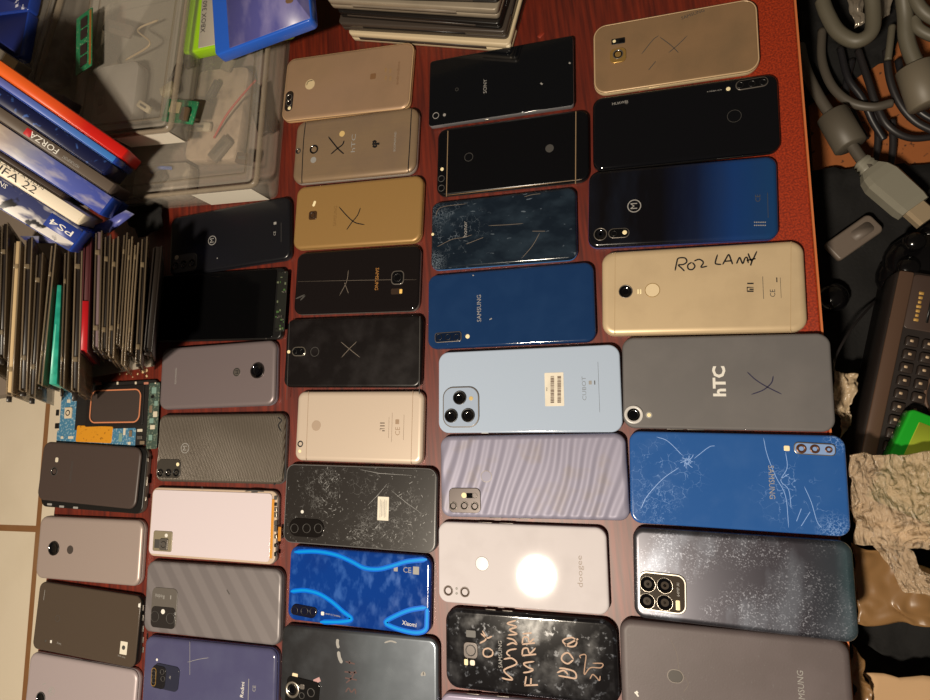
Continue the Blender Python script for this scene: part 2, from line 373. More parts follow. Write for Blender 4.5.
# grey phone with big lettering
k = [(622.6, 337.3), (832, 333.2), (834.2, 431.6), (622.6, 428.5)]; q = cx(600, 320, 3.18)
p = Phone('matte grey phone with large white letters and a blue ink cross', k, skin('grey_matte', (102, 93, 84), k, .55, spec=.35, layers=[smudge(alb((118, 107, 96), ctr(k)), .5, .03, .6)]), skin('grey_side', (96, 88, 80), k, .5), r=10, T=8.2, e=2.2, ez=2)
p.lens(*q(107, 301), 15.5, skin('lens_surround', (205, 190, 170), k, .3), 1.2, ringw=.3); p.disc('flash', *q(156, 302), 5.6, .2, PALE); p.flash(*q(156, 302), 3.4, z0=p.T + .2)
p.text('hTC', *q(381, 195), 9.4, 90, WHITE, width=25, bold=.05)
p.strokes('ink_cross', [[q(468, 165), q(495, 190), q(530, 212), q(578, 236)], [q(551, 178), q(545, 200), q(520, 222), q(481, 237)]], .9, BLUEINK)
for x in (240, 305): p.side_button(*q(x, 345), 14, mt=GREYM)
# blue cracked phone
k = [(628.9, 430.7), (846.2, 435.7), (850, 537), (630.8, 522.8)]; c_ = ctr(k); cr = alb((150, 178, 215), c_)
p = Phone('bright blue phone with a cracked back and triple camera at its right end', k, skin('blue_glass', (46, 88, 140), k, .14, layers=[smudge(alb((58, 98, 148), c_), .5, .05, .3),
   dict(kind='cracks', scale=.13, w=.022, col=cr, near=(-52, 2, 16, 36), amt=.9, mask=(.1, .42, .55), wob=5), dict(kind='cracks', scale=.3, w=.05, col=cr, near=(-62, -22, 8, 26), amt=.8, mask=(.15, .45, .55)),
   dict(kind='cracks', scale=.1, w=.02, col=cr, near=(45, -5, 8, 36), amt=.85, mask=(.08, .45, .55), wob=8), dict(kind='cracks', scale=.35, w=.09, col=cr, near=(70, -34, 5, 15), amt=.9), dict(kind='cracks', scale=.3, w=.07, col=cr, near=(76, 34, 4, 12), amt=.9)]),
   skin('blue_side', (28, 60, 120), k, .3), r=9, T=7.6, e=2.2, ez=1.8)
mo = p.slab('camera_module', *q(682, 410), 29, 9.6, 3.4, .9, STEEL, rot=-2); p.slab('module_glass', *q(682, 410), 27.5, 8, 2.6, .15, skin('module_blue', (140, 160, 188), k, .12), rot=-2, parent=mo, z0=p.T + .9)
for x, y, d in ((639, 409, 7.4), (682, 410, 7), (726, 412, 5.2)): p.lens(*q(x, y), d, mat('bronze_rim', S(92, 58, 40), .3, metal=.3), .5, mo, z0=p.T + 1.0, ringw=.5)
p.slab('flash', *q(594, 408), 4.2, 4.2, 1, .2, FLASH)
p.text('SAMSUNG', *q(545, 516), 4.2, -90, PALE, width=26)
star = []
for a in range(0, 360, 24):
    R = random.uniform(10, 34); star.append([q(277 + 4 * math.cos(math.radians(a)), 450 + 4 * math.sin(math.radians(a))), q(277 + R * .6 * math.cos(math.radians(a + 9)), 450 + R * .6 * math.sin(math.radians(a + 9))), q(277 + R * math.cos(math.radians(a)), 450 + R * math.sin(math.radians(a)))])
CR = mat('crushed_glass', cr, .4)
p.strokes('crack', star + [[q(250, 470), q(200, 505), q(150, 560), q(130, 600)], [q(300, 440), q(345, 405), q(365, 400)], [q(262, 430), q(215, 385), q(180, 372)]], .45, CR)
p.strokes('crack', [[q(520, 375), q(532, 430), q(560, 500), q(590, 560), q(600, 660)], [q(590, 420), q(595, 470), q(575, 510), q(600, 540), q(608, 600)], [q(650, 530), q(672, 580), q(690, 640), q(705, 660)], [q(575, 505), q(600, 490)], [q(640, 600), q(625, 640)], [q(668, 610), q(640, 655)]], .45, CR)
# mirror-like silver phone with quad camera
k = [(633.7, 526.6), (853.7, 541.9), (856.2, 641.2), (633.7, 618.9)]; q = cx(600, 500, 2.818); c_ = ctr(k)
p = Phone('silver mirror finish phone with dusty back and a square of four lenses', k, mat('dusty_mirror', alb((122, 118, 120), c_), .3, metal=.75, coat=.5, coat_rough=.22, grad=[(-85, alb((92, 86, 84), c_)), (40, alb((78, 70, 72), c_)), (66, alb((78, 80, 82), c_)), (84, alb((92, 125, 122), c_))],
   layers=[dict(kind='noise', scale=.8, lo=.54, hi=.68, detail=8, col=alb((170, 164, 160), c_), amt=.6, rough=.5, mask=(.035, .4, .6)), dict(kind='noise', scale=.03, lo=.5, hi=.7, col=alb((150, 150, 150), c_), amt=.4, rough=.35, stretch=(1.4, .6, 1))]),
   skin('dark_side', (50, 46, 45), k, .25), r=9, T=8, e=4.2, ez=2.6, tilt=(-1.8, -2.3), dz=4.3)
mo = p.slab('camera_module', *q(176, 263), 37, 30.5, 7, 1.0, STEEL, rot=-1); p.slab('module_glass', *q(176, 263), 34.5, 28, 6, .2, mat('module_brown', S(60, 52, 44), .12), rot=-1, parent=mo, z0=p.T + 1)
for x, y in ((136, 239), (184, 243), (134, 287), (184, 291)): p.lens(*q(x, y), 12.6, STEEL, .5, mo, z0=p.T + 1.2, ringw=.08)
p.slab('flash', *q(221, 298), 3.2, 7.6, .8, .15, FLASH, parent=mo, z0=p.T + 1.2)
p.text('64MP AI', *q(222, 254), 2.2, 90, PALE, 'module_lettering', mo, p.T + 1.2)
# black matte phone bottom right
k = [(621.7, 617.8), (851, 640.8), (855, 745), (620, 712)]; q = cx(610, 610, 3.577)
p = Phone('matte charcoal phone at the bottom right with an oval fingerprint sensor', k, skin('charcoal_matte', (102, 86, 78), k, .5, spec=.4, layers=[smudge(alb((122, 104, 96), ctr(k)), .45, .03, .55), dict(kind='noise', scale=.4, lo=.66, hi=.72, col=alb((120, 108, 98), ctr(k)), amt=.5)], bump=('noise', .8, .00006, {})), skin('charcoal_side', (60, 56, 53), k, .4), r=10, T=8.6, e=5, ez=4)
mo = p.slab('fingerprint_sensor', *q(234, 237), 10.6, 8.6, 4.2, .06, mat('sensor_dark', S(62, 57, 53), .5)); p.ring('sensor_ring', *q(234, 237), 12.4, 10.2, 5.1, .5, .12, GREYM, parent=mo)
p.text('SAMSUNG', *q(685, 285), 4.4, 90, PALE, width=27); p.strokes('scratch', [[q(88, 293), q(95, 300), q(102, 310)], [q(94, 290), q(100, 298)]], 1.3, WHITE)
p.strokes('scratch', [[q(215, 100), q(240, 160), q(248, 215), q(280, 262), q(262, 295)]], .3, SCRATCH)
# ================================================================== column D
# black glass phone leaning over its neighbour
k = [(429.7, 62), (574.5, 34.8), (573.4, 106.5), (429, 127)]; q = cx(430, 30, 5.47)
p = Phone('square cornered black glass phone under the overhang of the grey disc stack', k, skin('black_mirror', (12, 12, 13), k, .05, coat=.4), skin('silver_rim', (120, 112, 104), k, .28, metal=.5), r=3.5, T=7.3, e=.6, ez=.4, dz=1.2, name='mobile_phone')
p.lens(*q(32, 468), 7, PALE, .3, ringw=.16); p.flash(*q(79, 464), 3.2, mt=PALE); p.text('SONY', *q(302, 308), 3.6, 90, PALE, width=15); p.ring('logo_ring', *q(147, 325), 3.6, 3.6, 1.8, .4, .05, DIM)
p.strokes('painted_reflection', [[q(605, 290), q(615, 298)], [q(760, 178), q(768, 184)]], 1.5, PALE)  # small reflections in the black glass, painted as pale strokes
p.side_button(*q(305, 480), 5, mt=STEEL)
# black phone with gold outlined window
k = [(437.3, 130), (590.9, 109), (588, 180.4), (437.3, 196.9)]; q = cx(430, 100, 5.47)
p = Phone('black phone with thin gold lines framing its back, double camera at left', k, skin('black_satin', (11, 10, 11), k, .22), BLACK, r=9, T=7, e=2.4, ez=1.8)
GL = mat('gold_line', S(190, 160, 125), .3, metal=.5)
p.strokes('trim_line', [[q(98, 168), q(90, 528)]], .8, GL, False); p.strokes('trim_line', [[q(798, 62), q(796, 460)]], .8, GL, False)
p.strokes('trim_line', [[q(90, 521), q(450, 480), q(830, 434)]], 1.0, GL, False)
p.lens(*q(62, 430), 7, DIM, .3); p.lens(*q(62, 482), 7, DIM, .3); p.flash(*q(66, 378), 3.6)
p.ring('logo_ring', *q(212, 312), 9, 9, 4.5, .5, .05, DIM); p.disc('logo_mark', *q(654, 264), 8, .05, DIM)
# dark teal cracked phone
k = [(431.8, 202.9), (578, 186.4), (576.3, 259.5), (430.9, 270.5)]; q = cx(430, 180, 5.47); c_ = ctr(k); cr = alb((125, 130, 130), c_)
p = Phone('dark teal phone with scratched and cracked glass back, plain right end', k, skin('teal_glass', (26, 34, 41), k, .1, layers=[smudge(alb((62, 74, 80), c_), .35, .04, .35, stretch=(1, 1.8, 1), rot=30), dict(kind='cracks', scale=.22, w=.045, col=cr, near=(-45, 5, 14, 36), amt=.7, mask=(.12, .5, .6)), dict(kind='cracks', scale=.4, w=.1, col=cr, near=(-68, -28, 5, 15), amt=.9), dict(kind='cracks', scale=.3, w=.06, col=cr, near=(-65, 20, 4, 16), amt=.7), dict(kind='noise', scale=.25, lo=.66, hi=.7, col=cr, amt=.5, stretch=(.4, 1, 1), rot=25)]), skin('steel_blue_side', (75, 120, 165), k, .18, metal=.2), r=8, T=7.8, e=3.2, ez=3, frame_e=1)
p.flash(*q(15, 297), 3, mt=FLASH); p.text('honor', *q(193, 270), 4.2, 90, PALE, width=16)
p.strokes('scratch', [[q(40, 365), q(120, 325), q(180, 315), q(230, 300)], [q(200, 350), q(290, 315)], [q(320, 250), q(420, 245), q(510, 238)], [q(500, 430), q(560, 360), q(600, 290)], [q(560, 280), q(630, 280)], [q(30, 200), q(60, 150), q(200, 130)], [q(515, 92), q(560, 80), q(605, 75)]], .5, SCRATCH)
# blue phone with triple camera at lower left
k = [(428.5, 277.1), (595.3, 259.7), (595.3, 343.2), (427.8, 348)]; q = cx(420, 180, 4.118)
p = Phone('dark blue glossy phone with an intact back and triple camera at lower left', k, skin('navy_blue_glass', (25, 50, 82), k, .08, coat=.2, layers=[smudge(alb((36, 62, 94), ctr(k)), .4, .05, .2), dict(kind='noise', scale=.5, lo=.75, hi=.78, col=alb((90, 115, 150), ctr(k)), amt=.5)]), skin('navy_side', (18, 40, 76), k, .25), r=9, T=7.6, e=2.4, ez=1.8)
mo = p.slab('camera_module', *q(116, 647), 27, 9.8, 2.6, .7, GREYM, rot=1); p.slab('module_glass', *q(116, 647), 25.6, 8.4, 2, .15, mat('module_navy', S(14, 28, 52), .1), rot=1, parent=mo, z0=p.T + .7)
for x in (80, 116, 152): p.lens(*q(x, 647), 6, BLACK, .3, mo, z0=p.T + .8)
p.flash(*q(196, 644), 4.2); p.text('SAMSUNG', *q(244, 528), 4.2, 90, PALE, width=26); p.strokes('scratch', [[q(286, 575), q(296, 570)], [q(216, 392), q(222, 394)]], 1, PALE)
# pale blue phone
k = [(438.4, 353), (622.1, 343.6), (620.8, 432.6), (439, 432.6)]; q = cx(430, 355, 8.75)
p = Phone('pale blue phone with a barcode sticker and a square triple camera', k, skin('pale_blue', (188, 193, 196), k, .12, coat=.3), skin('pale_blue_side', (178, 182, 186), k, .3), r=10, T=8.6, e=1.4, ez=1)
mo = p.slab('camera_module', *q(272, 455), 35.5, 38, 10, 1.0, GREYM); p.slab('module_glass', *q(272, 455), 33.5, 36, 9, .2, skin('module_pale', (175, 180, 184), k, .12), parent=mo, z0=p.T + 1)
for x, y in ((264, 375), (190, 532), (337, 528)): p.lens(*q(x, y), 13, BLACK, 1.2, mo, z0=p.T + 1.1)
p.flash(*q(362, 380), 4, mo, p.T + 1.1, mat('flash_amber', S(205, 180, 120), .3))
q = cx(530, 360, 9.3)
stk = p.slab('sticker', *q(226, 272), 17, 30, .6, .12, PAPER)
v, f = [], []
for col_, (x0, sgn) in enumerate(((208, 1), (272, 1))):
    yy = 150
    while yy < 392:
        h_ = random.choice((3, 4, 6, 9)); 
        a = p.loc(*q(x0 - 17, yy)); b_ = p.loc(*q(x0 + 17, yy + h_)); n = len(v)
        v += [(a[0] * .001, a[1] * .001, (p.T + .16) * .001), (b_[0] * .001, a[1] * .001, (p.T + .16) * .001), (b_[0] * .001, b_[1] * .001, (p.T + .16) * .001), (a[0] * .001, b_[1] * .001, (p.T + .16) * .001)]; f.append((n + 3, n + 2, n + 1, n)); yy += h_ + random.choice((3, 4, 6))
mesh('barcode', v, f, mat('barcode_print', S(100, 80, 68), .7), stk, False)
p.text('IMEI', *q(157, 272), 1.4, 90, DIM, 'sticker_lettering', stk, p.T + .12)
p.text('CUBOT', *q(505, 265), 3.6, 90, mat('grey_print', S(125, 135, 148), .5), width=21); p.slab('regulatory_mark', *q(602, 210), .9, 3.6, .1, .03, DIM); p.slab('printed_line', *q(640, 250), .25, 44, .1, .03, PALE); p.slab('printed_mark', *q(560, 210), 2.6, 3.4, .3, .03, PALE)
p.side_button(484, 434, 7, mt=WHITE)
# lilac ribbed phone
k = [(441.2, 437.2), (627.5, 431.7), (628.5, 522), (440.6, 515.7)]; q = cx(440, 470, 14); c_ = ctr(k)
p = Phone('lilac grey phone with wavy ridges across its back', k, skin('lilac_ridged', (150, 138, 144), k, .5, metal=.15, layers=[dict(kind='noise', scale=.05, lo=.55, hi=.7, col=alb((158, 140, 130), c_), amt=.5, rough=.5), ],
   bump=('wave', .030, .0008, dict(dist=3.4, dscale=.7, rot=24, stretch=(1, .7, 1), profile='SIN', detail=0))), skin('lilac_side', (140, 124, 126), k, .35), r=9, T=9, e=4, ez=3)
mo = p.slab('camera_module', *q(348, 424), 30, 22, 4.5, .9, mat('module_grey', S(92, 84, 82), .3, metal=.4))
for x, y in ((190, 500), (345, 497), (490, 505)): p.lens(*q(x, y), 7.6, GREYM, .4, mo, z0=p.T + .9)
p.lens(*q(490, 358), 5, GREYM, .3, mo, z0=p.T + .9); p.flash(*q(340, 352), 5, mo, p.T + .9); p.slab('sensor_window', *q(418, 356), 6, 4.6, .6, .1, DARK, parent=mo, z0=p.T + .9)
fs = p.disc('fingerprint_sensor', *q(648, 90), 9.6, .1, skin('sensor_lilac', (150, 138, 148), k, .35)); p.ring('sensor_ring', *q(648, 90), 10.4, 10.4, 5.2, .4, .2, GREYM, parent=fs)
for x in (495, 525): p.side_button(x, 520, 12, mt=GREYM)
# white glossy phone
k = [(439.4, 521.4), (608.6, 527.1), (608.6, 615.7), (437.7, 601.4)]; q = cx(420, 500, 3.5)
p = Phone('glossy cream white phone with a round sensor and bright round lamp reflection', k, skin('cream_glass', (238, 218, 202), k, .035, coat=.5, coat_rough=.02, layers=[dict(kind='noise', scale=.04, lo=.5, hi=.8, col=alb((226, 206, 190), ctr(k)), amt=.5)]), skin('cream_side', (190, 172, 160), k, .25), r=9, T=7.8, e=2.6, ez=2)
fs = p.disc('fingerprint_sensor', *q(217, 223), 12, .08, skin('sensor_cream', (232, 214, 198), k, .2)); p.ring('sensor_ring', *q(217, 223), 12.6, 12.6, 6.3, .45, .15, mat('sensor_rim', S(105, 90, 82), .4), parent=fs)
for x, y in ((99, 317), (157, 322)): p.lens(*q(x, y), 9, mat('lens_taupe', S(112, 98, 90), .3), .4, glass=mat('lens_brown', S(84, 72, 66), .2))
for y in (310, 327): p.flash(*q(128, y), 2.2, mt=PALE)
p.text('doogee', *q(560, 250), 4.6, 90, mat('grey_lettering', S(140, 125, 116), .5), width=26)
for x in (225, 300): p.side_button(*q(x, 85), 14, 1, GREYM)
# black phone with pale handwriting
k = [(446.3, 605.5), (619.3, 621.4), (619, 706), (445.4, 688)]; q = cx(430, 600, 4.429); c_ = ctr(k)
p = Phone('smudged black phone covered in large pale handwriting', k, skin('smudged_black', (30, 26, 25), k, .1, coat=.2, layers=[dict(kind='noise', scale=.06, lo=.48, hi=.72, col=alb((88, 84, 82), c_), amt=.28, rough=.42, detail=6), dict(kind='noise', scale=.2, lo=.6, hi=.75, col=alb((150, 150, 152), c_), amt=.4, rough=.5)]), BLACK, r=12, T=7.7, e=3.6, ez=2.8)
mo = p.slab('camera_module', *q(181, 222), 13, 13.5, 3.5, .8, mat('camera_rim', S(70, 62, 58), .3, metal=.3)); p.lens(*q(181, 222), 9.5, BLACK, .3, mo, z0=p.T + .8)
p.slab('heart_rate_sensor', *q(160, 275), 3.4, 5, .8, .15, FLASH); p.slab('flash', *q(188, 278), 4.5, 4.5, 1.4, .15, mat('flash_white', S(225, 215, 195), .3)); p.slab('sensor_window', *q(181, 150), 9, 6, 1, .1, DIM)
p.text('SAMSUNG', *q(312, 240), 3.4, 90, PALE, width=22)
HW = mat('scraped_writing', S(186, 158, 138), .6)
p.strokes('handwriting', [[q(278, 225), q(258, 214), q(238, 222), q(238, 244), q(256, 252), q(276, 244), q(278, 226)], [q(225, 148), q(252, 168), q(275, 160)], [q(220, 192), q(248, 172), q(232, 136)],
    [q(318, 345), q(345, 352), q(365, 350), q(330, 318), q(336, 304), q(384, 282), q(362, 258), q(326, 262)], [q(356, 250), q(340, 236), q(352, 222), q(384, 216)], [q(340, 200), q(365, 190), q(384, 196), q(370, 176), q(340, 168)], [q(345, 155), q(385, 150), q(352, 132), q(384, 118), q(342, 104), q(382, 90)],
    [q(418, 378), q(478, 376)], [q(420, 378), q(426, 338)], [q(446, 376), q(448, 346)], [q(412, 322), q(440, 318), q(456, 308), q(430, 296), q(416, 280), q(462, 272)], [q(408, 246), q(470, 240)], [q(408, 246), q(412, 218), q(432, 214), q(442, 236), q(468, 212)], [q(408, 196), q(465, 190)], [q(408, 196), q(414, 166), q(434, 166), q(440, 186), q(462, 170)], [q(410, 150), q(450, 146)],
    [q(568, 335), q(610, 342), q(646, 346), q(640, 318), q(598, 304), q(572, 302)], [q(562, 322), q(592, 312), q(612, 330)], [q(636, 262), q(612, 234), q(588, 244), q(584, 266), q(610, 282), q(636, 264)], [q(652, 184), q(628, 166), q(588, 180), q(612, 204), q(640, 204), q(652, 186)], [q(598, 202), q(656, 172)]], 1.3, HW)
p.strokes('handwriting', [[q(668, 258), q(664, 246), q(690, 244), q(686, 290), q(684, 330), q(710, 300), q(756, 300), q(764, 282), q(720, 280)], [q(708, 350), q(720, 330), q(735, 340), q(750, 356), q(754, 336)]], .9, PALEINK)
for x in (265, 340): p.side_button(*q(x, 48), 10, 1, GREYM)
# pinkish phone cut by the lower edge
k = [(442.4, 690.3), (617, 709), (617, 792), (441.5, 774)]
p = Phone('pinkish silver phone cut off by the bottom edge of the photo', k, skin('pink_silver', (185, 165, 172), k, .2, metal=.3), skin('pink_side', (175, 158, 160), k, .25, metal=.4), r=9, T=8, e=2.4, ez=2)
for x in (472, 502): p.side_button(x, 694, 12, 1, GREYM)
p.lens(462, 722, 9, GREYM, .6)
# ================================================================== column C
k = [(286, 58.5), (415.5, 43.3), (412.7, 106.5), (283.5, 123.5)]; q = cx(280, 40, 6.2)
p = Phone('gold phone at the upper left touching the grey disc stack', k, skin('gold_satin', (142, 108, 77), k, .4, metal=.25, layers=[smudge(alb((134, 104, 74), ctr(k)), .4, .03, .5)]), skin('gold_bright_side', (185, 142, 92), k, .35, metal=.25), r=10, T=7.5, e=4, ez=3)
p.rim(skin('gold_edge_line', (186, 146, 100), k, .3, metal=.2), 1, .5, 1.2); mo = p.slab('camera_module', *q(57, 380), 10, 24, 4.8, .6, mat('module_black', S(40, 32, 26), .2))
for y in (358, 392): p.lens(*q(60, y), 7.5, GREYM, .5, mo, z0=p.T + .6)
p.flash(*q(60, 424), 4, mo, p.T + .6); p.disc('fingerprint_sensor', *q(186, 275), 12, .06, skin('sensor_satin', (190, 160, 114), k, .3))
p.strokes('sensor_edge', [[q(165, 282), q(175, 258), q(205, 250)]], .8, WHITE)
p.slab('logo', *q(577, 225), 6.6, 6.6, 1.3, .04, mat('logo_brown', S(125, 92, 62), .5)); p.text('androidone', *q(732, 205), 3.2, 90, mat('brown_print', S(120, 90, 62), .5), width=26)
for x, y in ((655, 185), (685, 190), (655, 235), (685, 238)): p.slab('printed_mark', *q(x, y), 2, 5, .6, .03, mat('tan_print', S(150, 120, 84), .5))
# grey metal phone with X
k = [(296.6, 122.4), (420.8, 106.5), (419, 172), (293, 184.5)]; q = cx(285, 105, 6.414); c_ = ctr(k)
p = Phone('brushed grey brown metal phone with black marker cross and two dark bands', k, mat('brushed_metal', alb((150, 118, 84), c_), .36, metal=.35, layers=[smudge(alb((132, 104, 80), c_), .6, .03, .4), dict(kind='noise', scale=.6, lo=.3, hi=.7, col=alb((134, 110, 80), c_), amt=.3, stretch=(.05, 1, 1))]), skin('grey_brown_side', (160, 142, 122), k, .35, metal=.3), r=11, T=9.4, e=6, ez=3.4)
p.strokes('antenna_band', [[q(132, 112), q(118, 250), q(106, 508)]], 1.1, INK); p.strokes('antenna_band', [[q(812, 20), q(800, 250), q(788, 438)]], 1.1, INK)
p.lens(*q(186, 284), 10.5, BLACK, .4, ringw=.1); p.lens(*q(85, 296), 6.5, DIM, .4); p.disc('flash', *q(366, 184), 6.5, .08, mat('flash_gold', S(215, 185, 125), .3)); p.disc('flash', *q(182, 352), 7, .05, PALE)
p.strokes('marker_cross', [[q(278, 203), q(315, 250), q(345, 285), q(378, 314)], [q(380, 228), q(368, 255), q(335, 280), q(294, 316)]], 1.5, INK)
p.strokes('marker_spot', [[q(562, 240), q(575, 232), q(586, 240)], [q(560, 250), q(606, 248)], [q(562, 262), q(578, 268), q(590, 258)]], 2.4, INK)
p.text('hTC', *q(440, 245), 5, 90, PALE, width=20); p.text('BOOMSOUND', *q(706, 235), 2.4, 90, PALE, 'small_lettering')
# gold phone X
k = [(296, 187.7), (423.5, 175), (425.6, 241.7), (294.4, 250)]; q = cx(270, 180, 3.889)
p = Phone('mustard gold phone with a black marker cross beside its name', k, skin('mustard_gold', (153, 112, 60), k, .4, metal=.3), skin('mustard_side', (180, 135, 78), k, .35, metal=.3), r=10, T=7.8, e=3.4, ez=2.6)
mo = p.slab('camera_module', *q(167, 138), 9.6, 9.6, 2.4, .7, mat('camera_bronze', S(70, 48, 30), .3)); p.lens(*q(167, 138), 6.5, BLACK, .3, mo, z0=p.T + .7)
p.slab('flash', *q(172, 92), 3, 6.4, 1.4, .15, FLASH, rot=-20); p.text('SAMSUNG', *q(254, 140), 3.8, 90, mat('gold_print', S(125, 95, 52), .5), width=22)
p.strokes('marker_cross', [[q(268, 104), q(300, 140), q(330, 165), q(368, 174)], [q(352, 108), q(340, 138), q(318, 165), q(298, 194)]], 1.1, INK)
# black glass phone
k = [(297, 253.3), (421.7, 244.8), (421.7, 310.6), (294.4, 315)]; c_ = ctr(k)
p = Phone('black glass phone with gold lettering and camera at its right end', k, skin('black_glass_back', (30, 23, 20), k, .08), skin('steel_rim', (118, 105, 92), k, .28, metal=.4), r=9, T=7.6, e=3, ez=2)
mo = p.slab('camera_module', *q(497, 380), 14, 14.5, 4.5, .7, GREYM); p.slab('module_glass', *q(497, 380), 12, 12.4, 3.8, .1, DARK, parent=mo, z0=p.T + .7); p.lens(*q(497, 380), 8.5, BLACK, .3, mo, z0=p.T + .8)
mo = p.slab('flash_panel', *q(492, 433), 12, 6, 1.2, .2, mat('bronze_glass', S(56, 44, 36), .2)); p.slab('flash', *q(509, 433), 3, 4.4, .6, .1, mat('flash_amber_glow', S(245, 200, 110), .3), parent=mo, z0=p.T + .2)
p.text('SAMSUNG', *q(415, 385), 3.8, -90, mat('amber_print', S(170, 120, 62), .4), width=23)
p.strokes('pale_cross', [[q(305, 350), q(298, 395), q(270, 450)], [q(290, 400), q(305, 440)]], .6, SCRATCH); p.strokes('scratch', [[q(108, 395), q(350, 390), q(470, 388), q(570, 388)]], .35, SCRATCH, False)
p.strokes('scratch', [[q(100, 462), q(135, 448), q(118, 468)]], 1.6, DIM)
# black phone with pale X
k = [(287.5, 320), (424.3, 313.7), (424, 388), (284, 386.8)]
p = Phone('black phone with a thin pale cross and an oval camera at left', k, skin('worn_black', (22, 15, 13), k, .3, layers=[smudge(alb((40, 33, 30), ctr(k)), .5, .05, .45)]), BLACK, r=8, T=8, e=2.4, ez=2)
mo = p.slab('camera_module', *q(113, 667), 16.5, 10, 4.9, .7, STEEL); p.slab('module_glass', *q(113, 667), 14.2, 7.8, 3.8, .15, DARK, parent=mo, z0=p.T + .7)
for x in (98, 128): p.lens(*q(x, 667), 5.4, BLACK, .3, mo, z0=p.T + .8)
p.flash(*q(73, 668), 3.6); p.ring('fingerprint_sensor', *q(174, 668), 10, 10, 5, .5, .06, DIM)
p.strokes('pale_cross', [[q(276, 630), q(310, 658), q(350, 690)], [q(338, 628), q(310, 655), q(278, 690)]], .6, SCRATCH)
p.strokes('antenna_line', [[q(76, 545), q(65, 855)]], .5, DIM, False); p.strokes('antenna_line', [[q(583, 530), q(580, 868)]], .6, DIM, False)
# champagne phone
k = [(297.8, 391.4), (426.9, 390.9), (424.3, 464.7), (295.7, 460.3)]; q = cx(270, 340, 3.889)
p = Phone('light champagne gold phone with one small camera at lower left', k, skin('champagne', (218, 188, 155), k, .36, metal=.2), skin('champagne_side', (215, 182, 145), k, .35, metal=.25), r=8, T=8.5, e=4.4, ez=3)
SE = skin('seam_tan', (176, 140, 105), k)
p.strokes('antenna_line', [[q(150, 200), q(140, 468)]], .5, SE, False); p.strokes('antenna_line', [[q(556, 198), q(548, 485)]], .5, SE, False)
p.disc('fingerprint_sensor', *q(180, 333), 10.5, .1, skin('sensor_tan', (190, 158, 126), k)); p.lens(*q(118, 404), 6.6, DIM, .4); p.flash(*q(116, 432), 3.4)
p.strokes('logo', [[q(428, 323), q(446, 323)], [q(428, 334), q(446, 334)], [q(428, 353), q(428, 345), q(446, 345)], [q(436, 353), q(446, 353)]], 1.0, mat('logo_grey', S(90, 74, 62), .5), False)
for x, h_ in ((474, 28), (520, 24), (462, 20)): p.slab('printed_line', *q(x, 340), .3, h_, .1, .03, SE)
p.text('CE', *q(497, 355), 5, 90, SE, 'mark'); p.slab('printed_mark', *q(495, 318), 4, 4.6, .5, .03, SE)
# shattered dark grey phone
k = [(286.4, 463.2), (439, 468.7), (438.1, 553.7), (283.7, 542.4)]; q = cx(280, 455, 5.47); c_ = ctr(k); cr = alb((170, 160, 145), c_)
p = Phone('shattered dark grey phone with a small white sticker', k, skin('shattered_glass', (52, 44, 37), k, .3, layers=[dict(kind='cracks', scale=.28, w=.06, col=cr, near=(-38, 18, 10, 26), amt=.8, mask=(.1, .5, .6), rot=20), dict(kind='cracks', scale=.3, w=.06, col=cr, near=(10, -32, 10, 34), amt=.85, mask=(.1, .48, .6), stretch=(1, 1.4, 1)), dict(kind='cracks', scale=.22, w=.05, col=cr, near=(42, -6, 12, 34), amt=.75, mask=(.12, .5, .6)), dict(kind='cracks', scale=.14, w=.02, col=cr, near=(0, 0, 60, 80), amt=.55, mask=(.06, .52, .6), wob=6), dict(kind='noise', scale=.45, lo=.66, hi=.7, col=cr, amt=.6)]), skin('grey_rim', (105, 98, 90), k, .35), r=9, T=7.8, e=1.4, ez=1)
mo = p.slab('camera_module', *q(146, 398), 39, 17.5, 8.7, .9, mat('module_pill', S(24, 21, 20), .12), rot=0)
for x in (82, 148, 212): p.lens(*q(x, 400), 9, DIM, .3, mo, z0=p.T + .9, ringw=.1)
p.rim(skin('grey_rim_line', (112, 104, 94), k, .4), .8, .3, .25); p.flash(*q(122, 310), 3.4, mt=WHITE); stk = p.slab('sticker', *q(564, 293), 11.6, 22, .4, .1, PAPER); 
for i in range(5): p.slab('printed_line', *q(548 + i * 8, 293), .5, 17 - 2 * (i % 3), .1, .03, PALE, parent=stk, z0=p.T + .1)
L_ = []
for i in range(70):
    a, b_ = random.choice(((250, 240), (290, 110), (420, 440), (520, 420), (720, 380), (700, 250), (650, 430), (300, 320))); x, y = random.gauss(a, 55), random.gauss(b_, 42)
    if 60 < x < 840 and 70 < y < 500 and not (20 < x < 270 and y > 335): an = random.gauss(-1.1, .7); R = random.uniform(4, 20); L_.append([q(x, y), q(x + R * math.cos(an), y + R * math.sin(an))])
p.strokes('crack', L_ + [[q(440, 80), q(540, 100), q(720, 112)], [q(585, 160), q(530, 225), q(480, 275)], [q(610, 195), q(690, 260), q(775, 320)]], .45, mat('chipped_glass', cr, .5), False)
